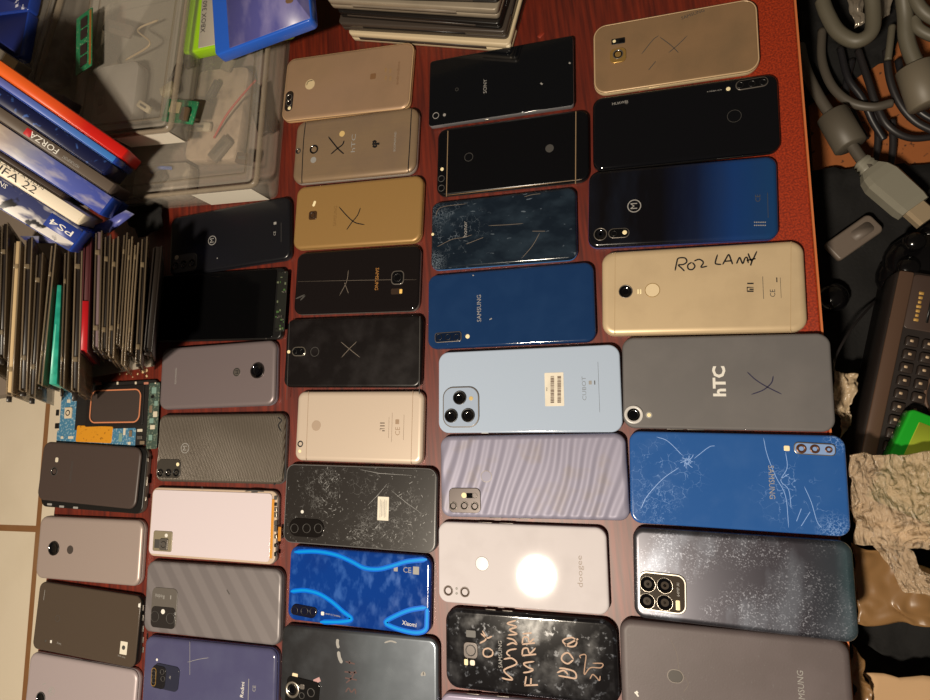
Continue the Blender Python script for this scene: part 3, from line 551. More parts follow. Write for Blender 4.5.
# electric blue phone
k = [(291.4, 545.7), (435.7, 555.7), (430, 636.6), (287, 618.6)]; q = cx(270, 500, 3.5); c_ = ctr(k)
p = Phone('electric blue phone with bright cyan curves and three lenses in a row', k, skin('electric_blue', (16, 62, 136), k, .09, coat=.3, layers=[dict(kind='noise', scale=.11, lo=.48, hi=.66, col=alb((70, 120, 190), c_), amt=.55, stretch=(1, .6, 1), rot=40, rough=.35, detail=6), dict(kind='noise', scale=.02, lo=.5, hi=.65, col=alb((20, 56, 128), c_), amt=.5)]), skin('blue_silver_side', (48, 70, 130), k, .25), r=9, T=8.4, e=2.6, ez=2)
CY = mat('cyan_light_streak', alb((10, 168, 240), c_), .2, metal=.1)
CY2 = mat('blue_light_streak', alb((14, 115, 225), c_), .2, metal=.1)
for wd, mt_ in ((4.6, CY2), (2.2, CY)):  # light streaks of the film under the glass, painted as cyan and blue curves
    z_ = p.T; p.T += .03 if mt_ is CY else 0
    p.strokes('painted_light_curve', [[q(85, 182), q(160, 180), q(230, 192), q(285, 215), q(330, 238), q(380, 242), q(430, 230), q(480, 215), q(550, 208)]], wd, mt_)
    p.strokes('painted_light_curve', [[q(72, 320), q(120, 316), q(170, 328), q(215, 355), q(255, 390), q(286, 416), q(250, 426), q(175, 427)]], wd, mt_)
    p.strokes('painted_light_curve', [[q(548, 376), q(490, 385), q(440, 405), q(404, 428), q(430, 445), q(480, 460), q(520, 464), q(545, 452), q(549, 420), q(550, 378)]], wd, mt_)
    p.T = z_
mo = p.slab('camera_module', *q(119, 388), 27, 10.5, 5, .8, mat('module_midnight', S(20, 22, 42), .12), rot=-4)
for x in (87, 122, 153): p.lens(*q(x, 386 + (x - 87) * .06), 8, BLACK, .3, mo, z0=p.T + .8)
p.slab('flash', *q(184, 397), 3.4, 3.4, .8, .15, WHITE); p.text('48MP AI CAMERA', *q(220, 403), 1.5, -4, PALE, 'camera_lettering')
p.text('Xiaomi', *q(488, 434), 4, -4, WHITE, width=14); p.slab('regulatory_mark', *q(511, 247), 6, 7, .4, .04, PALE); p.text('CE', *q(480, 246), 5, 0, PALE, 'mark'); p.slab('printed_mark', *q(440, 242), 4, 4, .4, .03, PALE)
# grey iridescent phone
k = [(284.5, 623), (443.3, 640), (438, 726), (278, 706)]; q = cx(270, 590, 4.895); c_ = ctr(k)
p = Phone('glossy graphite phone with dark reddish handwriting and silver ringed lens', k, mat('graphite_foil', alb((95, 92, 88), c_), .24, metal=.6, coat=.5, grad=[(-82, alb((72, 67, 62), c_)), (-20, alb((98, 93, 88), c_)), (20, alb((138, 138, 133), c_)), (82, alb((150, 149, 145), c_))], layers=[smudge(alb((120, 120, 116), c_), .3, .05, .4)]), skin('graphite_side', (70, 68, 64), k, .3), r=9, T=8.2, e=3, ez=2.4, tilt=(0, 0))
mo = p.slab('camera_module', *q(160, 505), 36, 26, 5, .9, mat('module_dark', S(22, 21, 21), .15), rot=-6)
p.lens(*q(113, 485), 15, STEEL, .9, mo, z0=p.T + .9, ringw=.3); p.lens(*q(203, 500), 8, DIM, .3, mo, z0=p.T + .9); p.lens(*q(158, 515), 6, DIM, .3, mo, z0=p.T + .9); p.slab('flash', *q(160, 472), 4.5, 4.5, 1, .1, GREYM, parent=mo, z0=p.T + .9)
p.slab('flash', *q(122, 421), 6, 5, 1, .15, mat('flash_cream', S(235, 215, 180), .3), rot=-6)
RI = mat('dark_red_ink', S(78, 50, 48), .5)
p.strokes('handwriting', [[q(365, 400), q(425, 405)], [q(385, 398), q(400, 415)], [q(368, 430), q(425, 440)], [q(372, 455), q(398, 432), q(420, 392)], [q(370, 350), q(415, 362)], [q(388, 362), q(390, 345)], [q(370, 500), q(385, 480), q(398, 500), q(415, 485), q(420, 510)]], 1.3, RI)
p.strokes('scuff', [[q(332, 240), q(330, 262), q(336, 285)]], 3, PALE); p.strokes('scuff', [[q(335, 300), q(340, 330), q(352, 358)]], 3.4, PALE); p.strokes('scuff', [[q(740, 420), q(752, 405), q(758, 420)]], 2.4, PALE)
p.strokes('scuff', [[q(560, 258), q(590, 250), q(620, 258)]], 1.4, PALE); p.strokes('scuff', [[q(215, 450), q(245, 436)]], 4, mat('pink_scuff', S(180, 140, 140), .5))
# ================================================================== column B
k = [(170.6, 218.8), (293.2, 195), (293.7, 258.9), (170.6, 277.1)]; q = cx(150, 180, 4.119)
p = Phone('blue black phone in front of the clear bin, triple camera at lower left', k, skin('ink_blue', (26, 24, 25), k, .28), skin('ink_side', (44, 42, 43), k, .35, metal=.3), r=9, T=8, e=3, ez=2.6)
mo = p.slab('camera_module', *q(145, 342), 33, 21, 6, .8, mat('module_smoke', S(88, 88, 88), .25))
for x, y in ((108, 354), (141, 348), (175, 343)): p.lens(*q(x, y), 9.4, BLACK, .5, mo, z0=p.T + .8)
p.flash(*q(112, 320), 5.4, mo, p.T + .8, mat('flash_grey', S(205, 190, 165), .3)); p.logo(*q(256, 249), 11, PALE); p.disc('microphone_hole', *q(277, 322), 1.4, .05, PALE)
p.text('CE', *q(514, 220), 3, 90, PALE, 'mark'); p.slab('printed_mark', *q(515, 178), 3.4, 3, .4, .03, PALE); p.slab('printed_line', *q(540, 215), .5, 22, .1, .03, DIM)
# screen-up phone with bare board
k = [(160, 275), (287, 268.5), (285.5, 338), (157, 343)]; c_ = ctr(k)
p = Phone('opened phone showing black screen, green circuit bits bared at its right end', k, BLACK, mat('gunmetal_rim', S(48, 44, 42), .3, metal=.4), r=6, T=7, e=1.4, ez=1, name='mobile_phone')
p.back.name = 'chassis'
xl, yt = p.loc(*q(60, 400)); xr, yb = p.loc(*q(505, 650)); 
p.slab('screen', 0, 0, xr - xl, p.Wd - 2.5, 3, 1.0, mat('screen_glass', S(7, 7, 8), .12, coat=.2), loc=((xl + xr) / 2, 0))
p.strokes('screen_edge', [[q(490, 375), q(478, 655)]], 1.2, GREYM, False)
for i in range(30):
    u = xr + random.uniform(2, 13); t_ = random.uniform(-p.Wd / 2 + 5, p.Wd / 2 - 5)
    if i == 0: bd = p.slab('circuit_board', 0, 0, 12, p.Wd - 12, 2, .4, mat('dark_board', S(20, 22, 16), .5), loc=(xr + 8, 2))
    p.slab('component', 0, 0, random.uniform(.9, 2.6), random.uniform(.9, 2.8), .3, random.uniform(.3, .8), random.choice([mat('board_green', S(70, 104, 56), .4), BLACK, BLACK, GREYM, mat('solder', S(130, 140, 112), .3, metal=.4)]), parent=bd, z0=p.T + .3, loc=(u, t_))
for x, y in ((40, 585), (36, 630), (48, 560)): p.disc('screw', *q(x + 22, y), 2.2, .3, STEEL)
# silver grey phone
k = [(161.4, 348.5), (280.3, 339.5), (278.3, 405), (160.8, 409.9)]; q = cx(0, 200, 3.097)
p = Phone('taupe grey phone with big round camera at its right end', k, skin('taupe_metal', (126, 107, 98), k, .38, metal=.35), skin('taupe_side', (150, 138, 135), k, .35, metal=.4), r=10, T=8.4, e=4, ez=3)
p.lens(*q(798, 528), 17, mat('camera_dome', S(60, 54, 52), .25, metal=.4), 1.3, ringw=.1); p.logo(*q(733, 533), 8.5, INK, -90); p.disc('fingerprint_sensor', *q(733, 533), 9.4, .04, GREYM)
p.text('motorola', *q(545, 545), 3, -90, PALE, width=18)
# grey ribbed phone
k = [(160.5, 416), (290.6, 411.6), (285.8, 485.9), (155.6, 480)]; q = cx(0, 380, 3.097)
p = Phone('olive grey phone with fine ribbed back and three small lenses at left', k, skin('ribbed_grey', (106, 91, 73), k, .36, metal=.3, bump=('wave', .16, .0007, dict(dist=9, dscale=.12, rot=8, detail=0))), skin('ribbed_side', (118, 113, 104), k, .35, metal=.3), r=8, T=8.6, e=3, ez=2.6)
mo = p.slab('camera_module', *q(524, 274), 31, 20, 5, .7, mat('module_ash', S(62, 58, 53), .3))
for x in (498, 523, 547): p.lens(*q(x, 287), 8.4, BLACK, .5, mo, z0=p.T + .7)
p.flash(*q(552, 261), 4, mo, p.T + .7); p.logo(*q(573, 211), 11, PALE)
p.strokes('chip_mark', [[q(860, 115), q(872, 125), q(862, 140), q(872, 160)]], 1.4, INK); p.disc('screw_hole', *q(850, 322), 2.2, .05, INK)
# opened phone with white panel
k = [(151.8, 486.6), (281, 491.4), (278.3, 564.7), (149.2, 556)]; q = cx(140, 480, 6.2)
p = Phone('opened phone with bare pinkish white panel and orange flex at its right edge', k, mat('white_frame', S(190, 170, 150), .4), skin('ivory_side', (170, 150, 130), k, .4), r=8, T=7, e=1.2, ez=1)
p.back.name = 'chassis'
xl, _ = p.loc(*q(72, 250)); xr, _ = p.loc(*q(815, 250))
p.slab('panel', 0, 0, xr - xl, p.Wd - 5, 4, .8, skin('pinkish_panel', (240, 214, 200), k, .16, coat=.3), loc=((xl + xr) / 2, 0))
x_, _ = p.loc(*q(820, 280)); p.slab('flex_cable', 0, 0, 3.4, p.Wd - 14, 1, .5, mat('orange_flex', S(205, 140, 40), .4), loc=(x_, -1)); p.slab('flex_tab', *q(862, 335), 3.4, 14, 1, .6, mat('orange_tab', S(190, 122, 30), .4), z0=p.T - 1)
for y, h_ in ((110, 6), (150, 5), (180, 6), (215, 8), (265, 7), (300, 9), (350, 6), (405, 5), (460, 6)): p.slab('component', *q(841, y), 3.2, h_ * .7, .8, .6, random.choice([BLACK, STEEL, DIM]))
mo = p.slab('camera_module', *q(145, 378), 25, 21, 2, .7, mat('camera_plate', S(150, 140, 118), .4, metal=.3), z0=p.T + .8); p.slab('camera_housing', *q(157, 397), 10.5, 12, 1.5, 1.2, GREYM, parent=mo, z0=p.T + 1.5); p.lens(*q(157, 397), 7, BLACK, .3, mo, z0=p.T + 2.6); p.slab('sensor_window', *q(113, 393), 7, 9, .5, .3, DIM, parent=mo, z0=p.T + 1.5); p.flash(*q(170, 342), 4, mo, p.T + 1.5, WHITE)
p.strokes('tear', [[q(650, 70), q(700, 66), q(770, 72)], [q(690, 74), q(730, 74)]], 1.2, DIM); p.strokes('panel_seam', [[q(385, 40), q(385, 470)]], .3, PALE, False)
# grey diagonal stripe phone
k = [(147.1, 561), (287.7, 568.6), (282.7, 647.4), (144.9, 630.3)]; q = cx(130, 540, 4.376); c_ = ctr(k)
p = Phone('dark grey phone with diagonal stripes across its back', k, skin('striped_grey', (140, 125, 114), k, .42, metal=.2, layers=[dict(kind='wave', scale=.017, dist=1.4, dscale=.05, rot=-36, lo=.3, hi=.7, col=alb((118, 104, 95), c_), amt=.55, rough=.6)]), skin('striped_side', (110, 98, 90), k, .4), r=9, T=9, e=3, ez=2.6)
mo = p.slab('camera_module', *q(150, 297), 33, 40, 6, .6, mat('module_slate', S(96, 91, 86), .35)); gl = p.slab('lens_plate', *q(147, 338), 31, 21, 4.5, .5, mat('plate_black', S(44, 41, 40), .2), parent=mo, z0=p.T + .6)
for x, y in ((112, 333), (180, 342)): p.lens(*q(x, y), 11, DIM, .3, mo, z0=p.T + 1.0, ringw=.08)
p.flash(*q(148, 312), 5, mo, p.T + 1.1, WHITE); p.text('Redmi', *q(133, 245), 4.2, 176, PALE, 'module_lettering', mo, p.T + .6, width=12); p.slab('sensor_slot', *q(180, 250), 1.2, 4, .5, .1, PALE, parent=mo, z0=p.T + .6)
p.strokes('chip_mark', [[q(424, 218), q(436, 238)]], 1.2, DIM)
# blue grey phone bottom
k = [(146.5, 634.8), (283.1, 649.7), (277, 735), (141, 715)]; c_ = ctr(k)
p = Phone('glossy slate blue phone at the bottom with a pill shaped camera block', k, skin('slate_blue', (90, 84, 108), k, .14, coat=.3, layers=[smudge(alb((106, 102, 122), c_), .45, .04, .3)]), skin('slate_side', (100, 98, 135), k, .25), r=9, T=8.8, e=4, ez=3)
mo = p.slab('camera_module', *q(160, 600), 32, 24, 5, .8, mat('module_navy_black', S(44, 46, 62), .18), rot=-4)
gl = p.slab('lens_plate', *q(128, 598), 18, 22, 5, .5, mat('plate_dark', S(30, 29, 32), .2), rot=-4, parent=mo, z0=p.T + .8); p.ring('lens_ring', *q(108, 597), 6.4, 18, 3.2, .8, .2, GOLDM, parent=mo, z0=p.T + 1.3)
for x, y in ((108, 582), (108, 612), (145, 575), (148, 605)): p.lens(*q(x, y), 5.4, DIM, .3, mo, z0=p.T + 1.2)
p.disc('flash', *q(118, 524), 2.6, .1, WHITE); p.text('Redmi', *q(492, 655), 4, 86, WHITE, width=14); p.slab('printed_line', *q(518, 660), .6, 22, .1, .03, PALE); p.text('CE', *q(544, 650), 3.6, 86, PALE, 'mark')
p.text('AI', *q(178, 600), 2.4, 86, PALE, 'module_lettering', mo, p.T + .8)
p.strokes('scratch', [[q(262, 445), q(262, 590)], [q(250, 535), q(300, 522), q(345, 515)]], .4, PALE)
# ================================================================== column A
k = [(47, 443), (151, 449), (147.5, 513.5), (41, 507.5)]; q = cx(20, 430, 5.387); c_ = ctr(k)
p = Phone('small black phone with its back cover sitting loose and crooked', k, BLACK, mat('chrome_edge', S(112, 104, 96), .3, metal=.5), r=9, T=7.4, e=1.2, ez=1)
p.back.name = 'chassis'
T0 = p.T; cc = [q(150, 62), q(680, 97), q(618, 425), q(95, 372)]
w_ = [Vector((*p.loc(*z), 0)) for z in cc]; c4 = sum(w_, Vector()) / 4; ux = (w_[1] - w_[0] + w_[2] - w_[3]) / 2; ln_ = ux.length; hh = ((w_[0] - w_[3]).length + (w_[1] - w_[2]).length) / 2; an = math.degrees(math.atan2(ux.y, ux.x))
v, f = stack([(1, T0 + .2), (0, T0 + .8), (0, T0 + 1.8), (.6, T0 + 2.7), (2.2, T0 + 3.1), (2.8, T0 + 3.1)], ln_, hh, 10, c4.x, c4.y, math.radians(an), n=8)
bc = mesh('back_cover', v, f, skin('soft_black', (74, 57, 47), k, .45), p.root)
p.lens(*q(198, 222), 10, DIM, .4, bc, z0=T0 + 3.1, ringw=.1); p.slab('flash', *q(212, 160), 4.5, 5.5, 1.5, .2, mat('flash_pale', S(215, 205, 185), .3), parent=bc, z0=T0 + 3.1); p.text('SAMSUNG', *q(290, 225), 3.6, 90, DIM, parent=bc, z0=T0 + 3.1, width=24)
for x, y, w1, h1 in ((682, 275, 3, 10), (688, 160, 2.5, 4), (676, 370, 2.5, 5)): p.slab('port', *q(x, y), w1, h1, .6, .5, STEEL)
for x, y in ((160, 400), (225, 412), (300, 418)): p.slab('contact', *q(x, y), 7, 2.4, .5, .5, PALE)
# grey phone with round camera left
k = [(40, 516), (147.5, 520), (144.5, 587.5), (37, 577.5)]
p = Phone('pale taupe phone with round camera at its left end', k, skin('pale_taupe', (173, 147, 127), k, .4, metal=.25), skin('pale_taupe_side', (190, 165, 145), k, .35, metal=.3), r=10, T=8.4, e=4, ez=3)
p.lens(*q(184, 637), 16, mat('camera_dome_dark', S(48, 43, 41), .25), 1.2, ringw=.1); p.disc('fingerprint_sensor', *q(270, 645), 9.4, .1, mat('sensor_black', S(70, 62, 58), .4)); p.logo(*q(270, 645), 7, PALE)
# olive black glossy phone
k = [(39, 581), (146, 596), (140, 670), (34, 648)]; q = cx(20, 560, 5.0)
p = Phone('dark olive glossy phone with a small white square near its right end', k, skin('olive_glass', (86, 69, 53), k, .14), BLACK, r=8, T=8.2, e=1.6, ez=1.2)
b_ = p.slab('sticker', *q(518, 440), 9.5, 13, .6, .08, mat('label_white', S(215, 208, 192), .6)); p.disc('sticker_symbol', *q(518, 438), 4.6, .02, DIM, parent=b_, z0=p.T + .08); p.text('beats audio', *q(508, 482), 1.6, -6, PALE, 'small_lettering')
p.text('DUAL', *q(196, 418), 1.9, -6, PALE, 'small_lettering'); p.slab('printed_mark', *q(155, 408), 2.6, 3, .5, .04, WHITE); p.slab('printed_mark', *q(128, 404), 2, 2.4, .5, .04, DIM)
p.ring('fingerprint_sensor', *q(188, 292), 7, 7, 3.5, .4, .05, DIM); p.slab('flash', *q(597, 227), 3, 4, 1, .1, WHITE)
for y in (240, 290, 345, 400, 450): p.slab('side_contact', *q(612, y), 2, 6, .4, .3, GREYM, z0=p.T - .8)
p.strokes('inner_edge', [[q(125, 150), q(118, 200)]], .6, PALE, False)
# light grey phone bottom left
k = [(31, 651), (143, 671), (137, 743), (24, 718)]
p = Phone('light mauve grey phone at the bottom left corner of the table', k, skin('mauve_grey', (184, 160, 147), k, .42, metal=.2), skin('mauve_side', (205, 182, 168), k, .35, metal=.3), r=10, T=8.4, e=4, ez=3)
p.logo(*q(158, 655), 9, PALE); p.lens(*q(105, 690), 13, DIM, 1, ringw=.12); p.strokes('scratch', [[q(128, 615), q(112, 625)], [q(160, 640), q(145, 660)]], 1, PALE)

# ================================================================== table, floor, benches
def prism(name, pts, z0, z1, mt, parent=None, bev=0.0):
    n = len(pts); v = [(x, y, z) for z in (z0, z1) for x, y in pts]
    f = [tuple(reversed(range(n))), tuple(range(n, 2 * n))] + [(i, (i + 1) % n, n + (i + 1) % n, n + i) for i in range(n)]
    o = mesh(name, v, f, mt, parent, False)
    if bev: md = o.modifiers.new('bevel', 'BEVEL'); md.width = bev; md.segments = 2
    return o
def wood():
    M = bpy.data.materials.new('red_brown_veneer'); M.use_nodes = True; nt = M.node_tree; N = nt.nodes; L = nt.links; b = N['Principled BSDF']
    tc = N.new('ShaderNodeTexCoord'); mp = N.new('ShaderNodeMapping'); mp.inputs['Scale'].default_value = (260, 14, 50); mp.inputs['Rotation'].default_value = (0, 0, math.radians(5.5)); L.new(tc.outputs['Object'], mp.inputs[0])
    n1 = N.new('ShaderNodeTexNoise'); n1.inputs['Scale'].default_value = 1; n1.inputs['Detail'].default_value = 6; L.new(mp.outputs[0], n1.inputs[0])
    r1 = N.new('ShaderNodeValToRGB'); e = r1.color_ramp.elements; e[0].position = .3; e[0].color = (*S(66, 13, 5), 1); e[1].position = .72; e[1].color = (*S(118, 36, 14), 1); L.new(n1.outputs[0], r1.inputs[0])
    # the strip along the right edge is coloured redder and speckled
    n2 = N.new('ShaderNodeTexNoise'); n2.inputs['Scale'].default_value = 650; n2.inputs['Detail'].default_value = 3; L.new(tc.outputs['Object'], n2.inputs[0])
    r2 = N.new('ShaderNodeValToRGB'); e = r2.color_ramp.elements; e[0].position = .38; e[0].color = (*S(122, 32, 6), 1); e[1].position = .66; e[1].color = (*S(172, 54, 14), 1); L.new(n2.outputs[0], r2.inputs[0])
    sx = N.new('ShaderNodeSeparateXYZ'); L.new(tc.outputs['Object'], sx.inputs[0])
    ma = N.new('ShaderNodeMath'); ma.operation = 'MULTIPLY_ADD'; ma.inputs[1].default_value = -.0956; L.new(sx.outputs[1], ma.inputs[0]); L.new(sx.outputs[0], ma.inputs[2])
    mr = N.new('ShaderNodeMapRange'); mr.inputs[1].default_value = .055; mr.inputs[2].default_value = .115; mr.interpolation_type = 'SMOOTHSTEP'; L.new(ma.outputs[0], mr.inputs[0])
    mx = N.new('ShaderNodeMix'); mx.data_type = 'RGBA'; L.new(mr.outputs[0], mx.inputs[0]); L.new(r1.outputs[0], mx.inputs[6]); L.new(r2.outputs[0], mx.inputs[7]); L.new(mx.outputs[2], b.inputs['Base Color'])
    b.inputs['Roughness'].default_value = .5; b.inputs['Specular IOR Level'].default_value = .5; b.inputs['Coat Weight'].default_value = 1; b.inputs['Coat Roughness'].default_value = .45; b.inputs['Coat IOR'].default_value = 1.58; b.inputs['Specular IOR Level'].default_value = .15
    bp = N.new('ShaderNodeBump'); bp.inputs['Strength'].default_value = .35; bp.inputs['Distance'].default_value = .0004; L.new(n1.outputs[0], bp.inputs['Height']); L.new(bp.outputs[0], b.inputs['Normal'])
    return M
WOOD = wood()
R0, R1 = W(794, 0), W(821, 330); Lt, Lb = W(62, 440), W(41, 620)
def on(a, b, y): t = (y - a.y) / (b.y - a.y); return (a.x + (b.x - a.x) * t, y)
YB, YT, YM = -.42, .80, .115
tab = [on(Lt, Lb, YB), on(R0, R1, YB), on(R0, R1, YT), on(Lt, Lb, YT)]
t = empty('wooden_table', (-.25, .1, -.22)); t['label'] = 'red brown wooden table under all the phones, speckled orange along its right edge'; t['category'] = 'table'
def reparent(o, p):
    bpy.context.view_layer.update(); o.parent = p; o.matrix_parent_inverse = p.matrix_world.inverted(); return o
bpy.context.view_layer.update()
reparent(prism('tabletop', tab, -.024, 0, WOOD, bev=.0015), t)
EDGE = mat('orange_edge_band', S(196, 112, 66), .4)
a_, b_ = on(R0, R1, YB), on(R0, R1, YT)
reparent(prism('edge_band', [(a_[0], a_[1]), (a_[0] + .0016, a_[1]), (b_[0] + .0016, b_[1]), b_], -.024, .0002, EDGE), t)
for x, y in ((-.66, -.36), (.02, -.36), (-.58, .74), (.06, .74)): reparent(prism('leg', [(x, y), (x + .045, y), (x + .045, y + .045), (x, y + .045)], -.22, -.024, WOOD), t)
# tiled floor
def tiles():
    M = bpy.data.materials.new('cream_tiles'); M.use_nodes = True; nt = M.node_tree; N = nt.nodes; L = nt.links; b = N['Principled BSDF']
    tc = N.new('ShaderNodeTexCoord'); br = N.new('ShaderNodeTexBrick'); br.offset = 0; br.inputs['Scale'].default_value = 1; br.inputs['Brick Width'].default_value = .5; br.inputs['Row Height'].default_value = .5; br.inputs['Mortar Size'].default_value = .0055; br.inputs['Mortar Smooth'].default_value = .1
    L.new(tc.outputs['Object'], br.inputs[0])
    br.inputs['Color1'].default_value = (*S(246, 232, 208), 1); br.inputs['Color2'].default_value = (*S(246, 232, 208), 1); br.inputs['Mortar'].default_value = (*S(150, 105, 66), 1)
    ns = N.new('ShaderNodeTexNoise'); ns.inputs['Scale'].default_value = 9; ns.inputs['Detail'].default_value = 6; L.new(tc.outputs['Object'], ns.inputs[0])
    rg = N.new('ShaderNodeMapRange'); rg.inputs[1].default_value = .45; rg.inputs[2].default_value = .7; rg.inputs[4].default_value = .16; L.new(ns.outputs[0], rg.inputs[0])
    mx = N.new('ShaderNodeMix'); mx.data_type = 'RGBA'; L.new(rg.outputs[0], mx.inputs[0]); L.new(br.outputs[0], mx.inputs[6]); mx.inputs[7].default_value = (*S(196, 178, 146), 1); L.new(mx.outputs[2], b.inputs['Base Color'])
    b.inputs['Roughness'].default_value = .3
    return M
fl = mesh('floor', [(-2.2, -2.2, 0), (2.2, -2.2, 0), (2.2, 2.2, 0), (-2.2, 2.2, 0)], [(0, 1, 2, 3)], tiles(), smooth=False)
g0 = W(38, 529, -.22); fl.location = (g0.x, g0.y, -.22); fl.rotation_euler.z = math.radians(-4.0); fl['kind'] = 'structure'
WALLM = mat('plaster', S(150, 140, 125), .9)
for nm, x0, x1, y0, y1 in (('wall_back', -2.4, 1.6, 1.9, 2.0), ('wall_left', -2.5, -2.4, -2, 2.0)):
    w_o = prism(nm, [(x0, y0), (x1, y0), (x1, y1), (x0, y1)], -.22, 2.1, WALLM); w_o['kind'] = 'structure'
# low bench left of the table, carrying the discs and bins
DKW = mat('dark_board_wood', S(125, 112, 100), .6)
lx = lambda y: on(Lt, Lb, y)[0] - .002
t = empty('low_bench', (-.9, .5, -.22)); t['label'] = 'dark low bench left of the table hidden under disc cases and clear bins'; t['category'] = 'bench'; bpy.context.view_layer.update()
reparent(prism('bench_top', [(-1.35, YM), (lx(YM), YM), (lx(YT), YT), (-1.35, YT)], -.022, 0, DKW), t)
for x, y in ((-1.3, .3), (-.72, .3), (-1.3, .72), (-.72, .72)): reparent(prism('leg', [(x, y), (x + .04, y), (x + .04, y + .04), (x, y + .04)], -.22, -.022, DKW), t)
# side cabinet right of the table
ZS = -.11
rx = lambda y: on(R0, R1, y)[0] + .012
t = empty('side_cabinet', (.5, .1, -.22)); t['label'] = 'dark low cabinet right of the table buried under cables and bags'; t['category'] = 'cabinet'; bpy.context.view_layer.update()
reparent(prism('cabinet_body', [(rx(YB), YB), (.95, YB), (.95, YT), (rx(YT), YT)], -.22, ZS, mat('cabinet_black', S(26, 23, 21), .8)), t)
# ================================================================== flat boxes in any attitude
class Leaner:
    "a slim box whose long edge strip faces up; local x along the strip, z out of it, mm"
    def __init__(s, name, label, cat, pa, pb, z, length=None, z0=None, lean=(-.72, .25, -.65), roll=0, group=None, anchor='mid'):
        A, B = W(*pa, z if z0 is None else z0), W(*pb, z); c = (B - A); s.len = c.length * 1000 if length is None else length; c.normalize()
        P = (A + B) / 2 if anchor == 'mid' else B - c * (s.len * .0005)
        d = Vector(lean); d = (d - c * d.dot(c)).normalized(); Z = -d; Y = Z.cross(c)
        M = Matrix((c, Y, Z)).transposed()
        if roll: M = M @ Matrix.Rotation(math.radians(roll), 3, 'X')
        s.root = bpy.data.objects.new(name, None); COL.objects.link(s.root); s.root.empty_display_size = .01
        s.root.matrix_world = Matrix.Translation(P) @ M.to_4x4(); tag(s.root, label, cat, group)
    def box(s, name, x0, x1, y0, y1, z0, z1, mt, parent=None, bev=.4):
        v, f = stack([(bev, z0), (0, z0 + bev), (0, z1 - bev), (bev, z1)], x1 - x0, y1 - y0, .5, (x0 + x1) / 2, (y0 + y1) / 2, n=2)
        return mesh(name, v, f, mt, parent or s.root)
    def text(s, t, x, y, z, size, mt, rot=0, width=None, name='lettering', parent=None):
        me = text_mesh(t, size); o = link(name, me, parent or s.root, [mt], False); o.location = (x * .001, y * .001, z * .001); o.rotation_euler.z = math.radians(rot)
        if width:
            xs = [q.co.x for q in me.vertices]; k = width * .001 / max(1e-6, max(xs) - min(xs))
            for q in me.vertices: q.co.x *= k
        return o
def plastic(name, rgb, clear, rough=.18): return mat(name, S(*rgb), rough, clear=clear)
SMOKE = plastic('smoky_clear_plastic', (112, 98, 80), .4); CLEARP = plastic('clear_case_plastic', (150, 132, 108), .45)
TRAY = mat('black_tray', S(34, 28, 24), .35); BEIGE = mat('beige_paper', S(198, 172, 130), .8)
TEALP = plastic('teal_plastic', (20, 150, 128), .12, .3); REDP = plastic('red_plastic', (190, 20, 30), .1, .3); MAROON = mat('maroon_card', S(72, 22, 26), .7); PURP = mat('purple_grey_card', S(112, 92, 96), .7)
HINGE = mat('hinge_plastic', S(150, 132, 104), .2, clear=.5)
GD = 'disc cases standing in the row left of the phones'
rows = [  # top px, bottom px, thickness mm, style, label
 ((-6, 222), (-8, 372), 11, 'grey', 'smoky disc case at the far left end of the row'),
 ((5, 222), (1, 358), 9, 'grey', 'smoky disc case second from the left end of the row'),
 ((18, 240), (9, 396), 9, 'cream', 'disc case with a cream paper strip near the left end of the row'),
 ((29, 237), (23, 392), 10, 'clear', 'clear disc case just right of the cream striped one'),
 ((40, 252), (32, 398), 9, 'dark', 'dark disc case with black tab hanging at its lower end'),
 ((54, 243), (40, 386), 8, 'clear', 'slanting clear disc case left of the teal one'),
 ((60, 285), (52, 384), 6.5, 'teal', 'teal translucent disc case, the only teal one in the row'),
 ((67, 250), (62, 388), 4.5, 'dark', 'dark disc case just right of the teal one'),
 ((79, 243), (75, 392), 11, 'clear', 'wide clear grey disc case between the teal and the red ones'),
 ((88, 236), (84, 352), 11, 'red', 'disc case with bright red lower half, the only red one'),
 ((99, 230), (96, 350), 9, 'purple', 'purple grey disc case just right of the red one'),
 ((108, 234), (104, 352), 8, 'dark', 'dark disc case second to the right of the red one'),
 ((116, 236), (111, 358), 8, 'clear', 'clear disc case in the middle of the right hand cluster'),
 ((126, 232), (118, 346), 7, 'dark', 'black edged disc case left of the pair of slanting clear cases'),
 ((131, 236), (123, 366), 4.6, 'clear', 'slanting clear disc case, left of the slanting pair'),
 ((137, 242), (129, 352), 4, 'clear', 'slanting clear disc case, right of the slanting pair'),
 ((145, 236), (138, 364), 5.5, 'grey', 'smoky disc case second from the right end of the row'),
 ((158, 245), (148, 352), 10, 'black', 'black disc case at the right end of the row beside the opened phone')]
